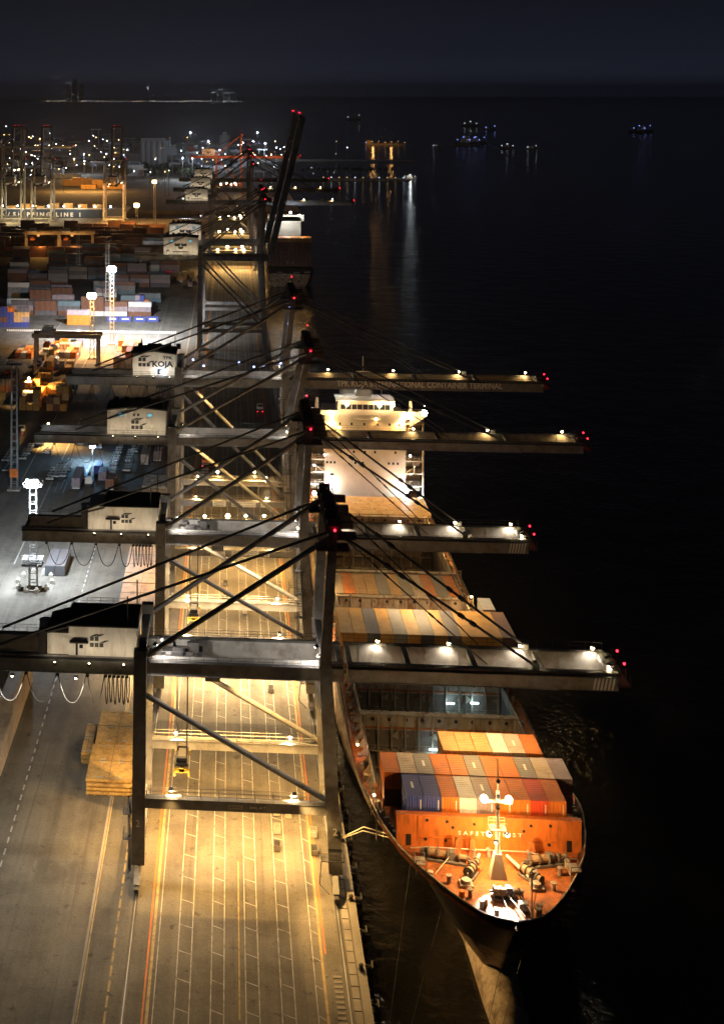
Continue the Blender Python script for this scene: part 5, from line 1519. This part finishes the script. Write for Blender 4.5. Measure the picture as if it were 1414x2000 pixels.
for i, (px, py, n) in enumerate(((368, 543, 3), (352, 548, 2))):
    X, Y = pt(px, py)
    hatch_stack(X - 4, X + 4, Y, n + 2, M_wood, 'lit stack of tan hatch covers on the far quay, %s one' % ('right', 'left')[i], 9, 'lit hatch cover stacks on the far quay')

# ------------------------------------------------------------------ second ship ahead, seen from astern
s2 = thing('container_ship', 'dark container ship berthed ahead, seen from its stern beyond the raised boom', 'container ship', (37.5, 833, 0))
b = MB()
st_ = [(0, 11.5, 14.2), (4, 13.6, 14.8), (14, 15, 15), (150, 15, 15), (190, 2, 2)]
for (y, wb, wt) in st_:
    b.v += [(-wb * .75, y + 2.5, -6), (-wb, y + 1, 1), (-wt, y, 9), (wt, y, 9), (wb, y + 1, 1), (wb * .75, y + 2.5, -6)]
for i in range(len(st_) - 1):
    for k in range(5): b.f.append((i * 6 + k, i * 6 + k + 1, i * 6 + 7 + k, i * 6 + 6 + k))
b.f.append(tuple(range(6)))
b.build('hull', M_hullblack, s2)
for i in range(3):
    MB().box(-8.2 + i * 6.6 + (4 if i else 0), .3, 6.2, -4.6 + i * 6.6 + (4 if i else 0), .9, 8.6).build('mooring_port', M_block, s2)
text('lettering', 'CMA CGM BLUE WHALE', 1.9, M_letter, s2, (-2.5, -.05, 5.0), 18)
text('lettering', 'VALLETTA', 1.2, M_letter, s2, (-1.5, .15, 3.0), 6)
cb_ = [CC['brown'], CC['slate'], CC['tan']]
for i in range(11):
    for k in range(7):
        MB().box(-14.2 + i * 2.58, 6, 9.3 + k * 2.6, -11.8 + i * 2.58, 18, 11.8 + k * 2.6).build('deck_cargo', cb_[(i * 3 + k * 5) % 2] if k < 6 else CC['tan'], s2)
MB().box(-10, 60, 9, 10, 70, 36).box(-12, 60, 33, 12, 66, 37).build('superstructure', M_super, s2)
for (x, z) in ((-4, 38), (3, 39), (9, 37)): bulb(s2, (x, 58, z), .7, E_farc, name='deck_lamp')
light('POINT', (0, 50, 34), 900, COOL, s2, 1.0)
for x in (-9, 0, 9): light('POINT', (x, 16, 31), 250, SOD, s2, .5)

# ship at the cross berth on the left with SHIPPING LINE on its side
s3 = thing('cargo_ship', 'dark blue ship with SHIPPING LINE lettered along its side at the left', 'ship', (0, 1252, 0))
M_navy = mat('navy_hull', (.03, .05, .085), .5, var=.2)
b = MB()
b.prism([(-330, -3.5), (-122, -3.5), (-103, 0), (-94, 11), (-118, 8), (-330, 7.2)], 'y', 0, 26)
b.build('hull', M_navy, s3)
MB().prism([(-330, 7.2), (-118, 8.05), (-118, 8.9), (-330, 8.2)], 'y', -.06, .1).build('rail_band', CC['white'], s3)
text('lettering', 'A  /  S H I P P I N G   L I N E   1', 5.4, M_letter, s3, (-182, -.1, 2.4), 78, .05, bold=.035)
for i in range(9):
    bulb(s3, (-235 + i * 15, 3, 10.5), .7, E_farc if i % 3 else E_farw, name='deck_lamp')
light('POINT', (-200, -16, 16), 3500, SOFT, s3, 1); light('POINT', (-150, -16, 16), 3500, SOFT, s3, 1)
b = MB(); random.seed(2)
for i in range(9): b.box(-245 + i * 14, 8, 8, -236 + i * 14, 20, 8 + random.choice((2, 4, 5)))
tag(b.build('deck_cargo', CC['mustard'], s3), kind='stuff')

# three cranes of the cross berth, booms raised, seen end on
for i, (px, d, lb) in enumerate(((224, 1222, 'far crane of the cross berth, rightmost of three, orange lit crossbeam'), (84, 1228, 'far dark crane of the cross berth, middle of the three'), (26, 1228, 'far dark crane of the cross berth at the left edge'))):
    X, Y = ptd(px, d)
    c = copy_tree(crane_e, None, (X + 9, Y, 0), pi / 2)
    c['label'] = lb; c['group'] = 'cranes of the cross berth'
    c.scale = (.75, 1, .8)
    if i == 0:
        light('POINT', (X, Y - 22, 34), 6000, (1, .42, .15), None, 1); light('POINT', (X, Y - 22, 8), 5000, SOD, None, 1)
    else: light('POINT', (X, Y - 22, 10), 3000, (1, .75, .35), None, 1)
# red gantry cranes beyond the main quay
for i, (px, d) in enumerate(((466, 1520), (40, 1800))):
    X, Y = ptd(px, d)
    c = copy_tree(crane_h, None, (X - 12, Y, 0), 0.0, True)
    c['label'] = ('far red oxide crane rising behind the main quay cranes', 'small far crane at the left edge of the skyline')[i]; c['group'] = 'red cranes of the next terminal'
    if i == 0:
        for ch in c.children_recursive:
            if ch.type == 'MESH' and ch.material_slots and ch.material_slots[0].material == M_paint:
                ch.material_slots[0].link = 'OBJECT'; ch.material_slots[0].material = M_ogantry
        for x in (-30, 10, 45): light('POINT', (X + x, Y - 25, 50), 2500, (1, .5, .25), None, 1.5)

# lit yard beyond the cross berth
random.seed(40)
b = MB()
for (px, py, n, k) in ((122, 362, 3, 3), (140, 362, 4, 4), (158, 368, 3, 2), (180, 366, 5, 4), (200, 368, 4, 3), (60, 352, 3, 2)):
    X, Y = pt(px, py)
    for i in range(n):
        for j in range(k): b.box(X + i * 6.4, Y, j * 2.6, X + i * 6.4 + 6.1, Y + 12, j * 2.6 + 2.5)
tag(b.build('far_container_stacks', CC['mustard']), 'orange lit container stacks beyond the docked ship', 'containers', kind='stuff')
for px in (125, 150, 185, 205): X, Y = pt(px, 372); light('POINT', (X, Y - 14, 20), 7000, SOD, None, 1)

# low dark sheds, tanks and frames of the next terminal
b = MB(); random.seed(46)
for i in range(150):
    px, py = random.uniform(-10, 600), random.triangular(268, 352, 312)
    X, Y = pt(px, py)
    if Y < BASIN1 + 5 or X > 60: continue
    w, dp, hg = random.uniform(8, 40), random.uniform(8, 30), random.choice((4, 6, 8, 11, 16))
    if random.random() < .3:
        for x in (0, w * .5): b.box(X + x, Y, 0, X + x + 1.2, Y + 1.2, hg * 2.2)
        b.box(X - 3, Y, hg * 2.2, X + w * .5 + 6, Y + 1.2, hg * 2.2 + 2)
    else: b.box(X, Y, 0, X + w, Y + dp, hg)
tag(b.build('far_terminal_sheds', M_silo), 'low dim sheds and frames of the far terminal', 'sheds', kind='stuff')
# trees beyond the cross berth
random.seed(50)
def tree_mesh(seed):
    random.seed(seed); b = MB()
    for k in range(130):
        a = random.uniform(0, 2 * pi); rr = random.random() ** .5; z = random.uniform(-1, 1)
        r = 4.6 * sqrt(max(0, 1 - z * z)) * rr * random.uniform(.8, 1.15)
        c = Vector((r * cos(a), r * sin(a), 7.5 + z * 3.6))
        u = Vector((random.gauss(0, 1), random.gauss(0, 1), random.gauss(0, 1))).normalized(); v = u.orthogonal().normalized()
        s = random.uniform(.5, 1.2); b.quad(c - u * s - v * s * .5, c + u * s - v * s * .5, c + u * s * .7 + v * s * .6, c - u * s * .8 + v * s * .5)
    return b.mesh('crown', M_tree)
TM = [tree_mesh(i) for i in range(3)]
tb = MB(); tb.tube((0, 0, 0), (0, 0, 6), .45, 6, .2).tube((0, 0, 4), (1.6, .4, 7.5), .16, 5).tube((0, 0, 4.3), (-1.3, -.6, 7.8), .16, 5)
TRUNK = tb.mesh('trunk', M_dark)
nt_ = 0
for i in range(110):
    px = random.uniform(212, 380) if i < 60 else random.uniform(560, 780)
    py = random.uniform(334, 350) if i < 60 else 337
    if i < 60: X, Y = pt(px, py)
    else: X, Y = pt(px, random.uniform(333.5, 336.5), -1.2); 
    if i >= 60 and X > 248: continue
    t = thing('tree', 'small dark leafy tree in the %s' % ('dark belt of trees beyond the main yard' if i < 60 else 'low row of trees along the far breakwater'), 'tree', (X, Y, 0 if i < 60 else -1.3), random.uniform(0, 6), 'trees of the far tree belt' if i < 60 else 'trees along the breakwater')
    put('crown', TM[i % 3], t); put('trunk', TRUNK, t)
    t.scale = [random.uniform(.9, 1.5) if i < 60 else random.uniform(.45, .7)] * 3

# silos, tanks and sheds of the far terminal
def silo(px0, px1, pyt, pyb, label, n):
    d = FPX * H / (pyb - HY); X0, Y0_ = ptd(px0, d); X1, _ = ptd(px1, d); hgt = H - (pyt - HY) * d / FPX
    t = thing('silo_block', label, 'silos', ((X0 + X1) / 2, Y0_, 0)); w = (X1 - X0) / n
    for i in range(n): MB().tube((X0 - (X0 + X1) / 2 + w * (i + .5), 10, 0), (X0 - (X0 + X1) / 2 + w * (i + .5), 10, hgt), w * .5, 14).build('silo', M_silo, t)
    MB().box((X0 - X1) / 2 + w * .3, 6, hgt, (X1 - X0) / 2 - w * .3, 14, hgt + 5).build('head_house', M_silo, t)
    return t
silo(272, 326, 275, 322, 'big pale grey block of round silos on the far shore', 5)
silo(428, 450, 263, 320, 'pale cylindrical tank tower on the far shore right of the silos', 1)
for i, (a, c, y, yb) in enumerate(((60, 115, 306, 318), (150, 200, 312, 322), (230, 270, 315, 322), (330, 395, 312, 326), (395, 440, 318, 328), (0, 50, 303, 315))):
    d = FPX * H / (yb - HY); X0, Y0_ = ptd(a, d); X1, _ = ptd(c, d); hg = H - (y - HY) * d / FPX
    t = thing('warehouse', 'low grey warehouse on the far shore, %s from the left' % ORD[(1, 2, 3, 4, 5, 0)[i]], 'warehouse', (X0, Y0_, 0), group='far warehouses')
    MB().box(0, 0, 0, X1 - X0, 40, hg * .7).build('wall', M_silo, t)
    MB().prism([(-1, hg * .7), (20, hg), (41, hg * .7)], 'x', -1, X1 - X0 + 1).build('roof', M_roof, t)
for i, (px, pb, ptp) in enumerate(((350, 315, 272), (374, 318, 280))):
    d = FPX * H / (pb - HY); X, Y = ptd(px, d); hg = H - (ptp - HY) * d / FPX
    t = thing('harbour_crane', ('far blue green slewing crane by the silos', 'far orange slewing crane by the silos')[i], 'crane', (X, Y, 0))
    m = (CC['teal'], M_ogantry)[i]
    MB().frus((-4, -4, 4, 4), 0, (-2.5, -2.5, 2.5, 2.5), hg * .6).build('tower', m, t); MB().box(-6, -4, hg * .6, 6, 4, hg * .85).build('cabin', m, t)
    MB().bar((-3, 0, hg * .85), (-14, 0, hg * 1.4), 1.4).build('jib', m, t)
# street and yard lamps of the far terminal
FAR = [(372, 258, 3.3, 'c'), (503, 258, 3.2, 'c'), (518, 279, 3.0, 'c'), (407, 275, 3.2, 'c'), (357, 308, 2.4, 'c'), (376, 308, 2.6, 'c'), (429, 292, 2.2, 'c'), (165, 319, 1.8, 's'), (145, 310, 3.2, 's'), (164, 300, 2.2, 'c'), (165, 314, 1.9, 'c'),
       (98, 259, 2.2, 'c'), (98, 267, 1.6, 'c'), (174, 274, 1.6, 'c'), (208, 300, 1.8, 'c'), (62, 332, 1.4, 'w'), (78, 270, 2.2, 's'), (74, 283, 1.5, 's'), (51, 296, 1.8, 'c'), (40, 290, 1.6, 'c'), (12, 246, 1.5, 'c'), (18, 262, 1.6, 's'), (8, 262, 1.3, 's'),
       (26, 271, 1.4, 'c'), (232, 272, 1.4, 'w'), (322, 334, 1.6, 's'), (330, 332, 1.5, 'w'), (345, 280, 1.4, 'c'), (35, 401, 1.8, 's'), (71, 401, 1.2, 's'), (500, 304, 2.0, 'w'), (491, 338, 1.4, 'c'), (515, 352, 1.0, 'w'), (520, 303, 1.5, 'c'),
       (547, 290, 1.2, 'c'), (608, 326, 1.3, 'c'), (612, 338, 1.1, 'c'), (657, 275, 2.2, 's'), (678, 287, 3.2, 'c'), (656, 299, 1.3, 'c'), (60, 340, 1.2, 'c'), (124, 326, 1.1, 'b'), (185, 284, 1.2, 'w'), (292, 340, 1.0, 'b'), (350, 372, 1.2, 'b'), (358, 387, 1.1, 'c'), (392, 420, 1.1, 'c'), (394, 412, .9, 'b'),
       (399, 300, 1.2, 'w'), (415, 304, 1.1, 'w'), (425, 306, 1.2, 'w'), (440, 300, 1.1, 'c'), (385, 298, 1.1, 'w'), (396, 288, 1.1, 'c'), (640, 334, .9, 's'), (652, 336, .8, 'r')]
def NTH(i):
    px, py = FAR[i][:2]
    zone = lambda x: 0 if x < 110 else 1 if x < 280 else 2 if x < 400 else 3 if x < 560 else 4
    m = sorted(j for j in range(len(FAR)) if zone(FAR[j][0]) == zone(px) and FAR[j][3] == FAR[i][3])
    m.sort(key=lambda j: FAR[j][0])
    return ORD[m.index(i)] + ' of its colour from the left'
LM = {'c': (E_farc, 'cold white'), 's': (E_fars, 'orange'), 'w': (E_farw, 'warm white'), 'b': (E_farb, 'blue'), 'r': (E_red, 'red')}
for i, (px, py, s, k) in enumerate(FAR):
    hm = 30 if py < 345 else 12
    d = FPX * (H - hm) / (py - HY); X, Y = ptd(px, d); em, nm = LM[k]
    where = 'near the left edge' if px < 110 else 'above the docked ship' if px < 280 else 'by the silos' if px < 400 else 'above the red crane' if px < 560 else 'by the far breakwater'
    t = thing('street_lamp', '%s far harbour lamp %s, %s' % (nm, where, NTH(i)), 'lamp', (X, Y, 0), group='far harbour lamps')
    MB().tube((0, 0, -1), (0, 0, hm), .25, 5).build('pole', M_dark, t)
    MB().ball((0, -1, hm), s * .40 * d / FPX * .9, 10, 6).build('lamp_head', em if px < 560 else (E_boatw if k in 'sw' else E_boatc), t)
    if s > 2 and px < 560: light('POINT', (0, -6, hm), 9000 if k == 'c' else 6000, COOL if k == 'c' else SOD, t, 1.5)

random.seed(91)
for i in range(130):
    px, py = random.uniform(0, 560), random.triangular(252, 345, 300)
    d = FPX * (H - 14) / (py - HY); X, Y = ptd(px, d)
    if Y < BASIN1 + 10: continue
    t = thing('street_lamp', 'small faint lamp among the scattered lights of the far terminal', 'lamp', (X, Y, 0), group='scattered small lamps of the far terminal')
    MB().tube((0, 0, 0), (0, 0, 14), .2, 4).build('pole', M_dark, t)
    MB().ball((0, -.6, 14), random.uniform(.25, .6) * d / FPX, 8, 5).build('lamp_head', random.choice((E_farc, E_farc, E_farw, E_fars, E_farb)), t)
# small craft on the dark bay
def boat(px, py, L, label, em, col, group, n=3, power=800):
    d = FPX * (H + 3) / (py - HY); X, Y = ptd(px, d)
    t = thing('boat', label, 'boat', (X, Y, -3), group=group)
    k = L / 20
    MB().prism([(-10 * k, -.6), (8 * k, -.6), (10.5 * k, 2.4 * k + .6), (-10 * k, 2.0 * k)], 'y', -2.6 * k, 2.6 * k).build('hull', M_hullblack, t)
    MB().box(-4 * k, -1.8 * k, 2 * k, 3 * k, 1.8 * k, 5 * k).box(-1 * k, -1.4 * k, 5 * k, 2.2 * k, 1.4 * k, 7 * k).build('wheelhouse', M_super, t)
    MB().tube((0, 0, 7 * k), (0, 0, 11 * k), .15 * k, 5).build('mast', M_dark, t)
    for i in range(n): bulb(t, (-7 * k + 14 * k * i / max(1, n - 1), -2.8 * k, (4.5 + (i % 2) * 2.2) * k), max(.4, d / FPX * .55), em, name='deck_lamp')
    if power: light('POINT', (0, -8 * k, 7 * k), power, col, t, .6)
    return t
boat(800, 349, 20, 'small tug with white lamps off the end of the breakwater', E_boatc, COOL, 'boats on the bay', 3, 300)
boat(910, 283, 60, 'blue lit boat on the bay, second from the left', E_farb, (.3, .4, 1), 'boats on the bay', 4, 0)
boat(930, 281, 50, 'blue lit boat close right of the other blue one', E_farb, (.3, .4, 1), 'boats on the bay', 4, 0)
boat(853, 287, 22, 'small boat with a single white lamp, left of the blue lit boats', E_boatc, COOL, 'boats on the bay', 1, 0)
boat(990, 290, 34, 'boat with cold white lamps right of the blue lit boats', E_boatc, COOL, 'boats on the bay', 3, 0)
boat(1038, 291, 26, 'small boat with cold lamps, right of the white lit boat', E_boatc, COOL, 'boats on the bay', 2, 0)
boat(1252, 259, 70, 'lone blue lit boat far out at the right', E_farb, (.4, .6, 1), 'boats on the bay', 4, 0)
boat(918, 247, 60, 'far boat with pale lamps, above the blue lit boats', E_boatc, COOL, 'boats on the bay', 3, 0)
boat(957, 253, 40, 'tiny far boat with blue lamps, right of the pale lit one', E_farb, COOL, 'boats on the bay', 2, 0)
boat(690, 234, 70, 'faint far boat with dim lamps at the left of the bay', E_boatc, COOL, 'boats on the bay', 2, 0)
d = FPX * 123 / (283 - HY); X, Y = ptd(752, d)
t = thing('tanker_ship', 'long ship with yellow deck lights moored on the bay beyond the breakwater', 'ship', (X, Y, -3))
k = d / FPX
MB().prism([(-38 * k, -1), (36 * k, -1), (42 * k, 4 * k), (-40 * k, 3.2 * k)], 'y', 0, 24).build('hull', M_hullblack, t)
MB().box(-36 * k, 4, 3.2 * k, -26 * k, 20, 9.5 * k).build('superstructure', CC['mustard'], t)
for i in range(4): MB().box((-14 + i * 12) * k, 6, 3.2 * k, (-10 + i * 12) * k, 18, 6 * k).build('deck_crane', CC['mustard'], t)
for i in range(7): bulb(t, ((-37 + i * 12.4) * k, -3, (6 + (i % 3) * 1.2) * k), .5 * k, E_boatw if i else E_farb, name='deck_lamp')
light('POINT', (-25 * k, -20, 14 * k), 1200, SOD, t, 2); light('POINT', (10 * k, -20, 14 * k), 900, SOD, t, 2)
# low reddish marker lamps along the breakwater
for i in range(12):
    X, Y = ptd(620 + i * 14, FPX * 119 / (335.5 - i * .25 - HY))
    t = thing('marker_lamp', 'tiny pale lamp in the row along the far breakwater, %s from the left' % ORD[i], 'lamp', (X, 1849, -1.3), group='marker lamps along the breakwater')
    MB().tube((0, 0, 0), (0, 0, 2.6), .12, 5).build('pole', M_dark, t); MB().ball((0, 0, 2.9), .55, 8, 5).build('lamp_head', (E_boatw, E_boatc, E_boatw)[i % 3], t)
# city lights on the far shore
random.seed(77)
for i in range(46):
    px = 92 + i * 8.4 + random.uniform(-2, 2); d = 18000
    X, Y = ptd(px, d); z = H - (196.5 + random.uniform(-.6, .6) - HY) * d / FPX
    if random.random() < .14: z += random.uniform(20, 110)
    t = MB().ball((0, 0, 0), random.uniform(1.0, 2.4), 6, 4).build('city_light', random.choice((E_cityw, E_city, E_city)), None, (X, Y, max(z, 3)))
    tag(t, 'tiny light in the row of city lights on the far shore', 'city light', 'city lights on the horizon')
for (px0, px1, pyt, n, lb) in ((128, 165, 154, 3, 'faint tall building group at the left of the far skyline'), (412, 462, 172, 4, 'faint row of towers at the right of the far skyline'), (286, 291, 170, 1, 'single faint slim tower on the far skyline')):
    d = 18100; t = thing('city_tower', lb, 'buildings', ptd((px0 + px1) / 2, d) + (0,))
    w = (px1 - px0) / n * d / FPX
    for i in range(n):
        x = (i - (n - 1) / 2) * w; hg = H - (pyt + (0 if n < 3 or i == 1 else 7) - HY) * d / FPX
        MB().box(x - w * .4, 0, 0, x + w * .4, 60, hg).build('tower', M_silo, t)
        b = MB()
        for q in range(5): b.ball((x - w * .3 + q * w * .15, -4, hg - (q % 2) * 8), .8, 5, 4)
        b.build('roof_lights', E_city, t)
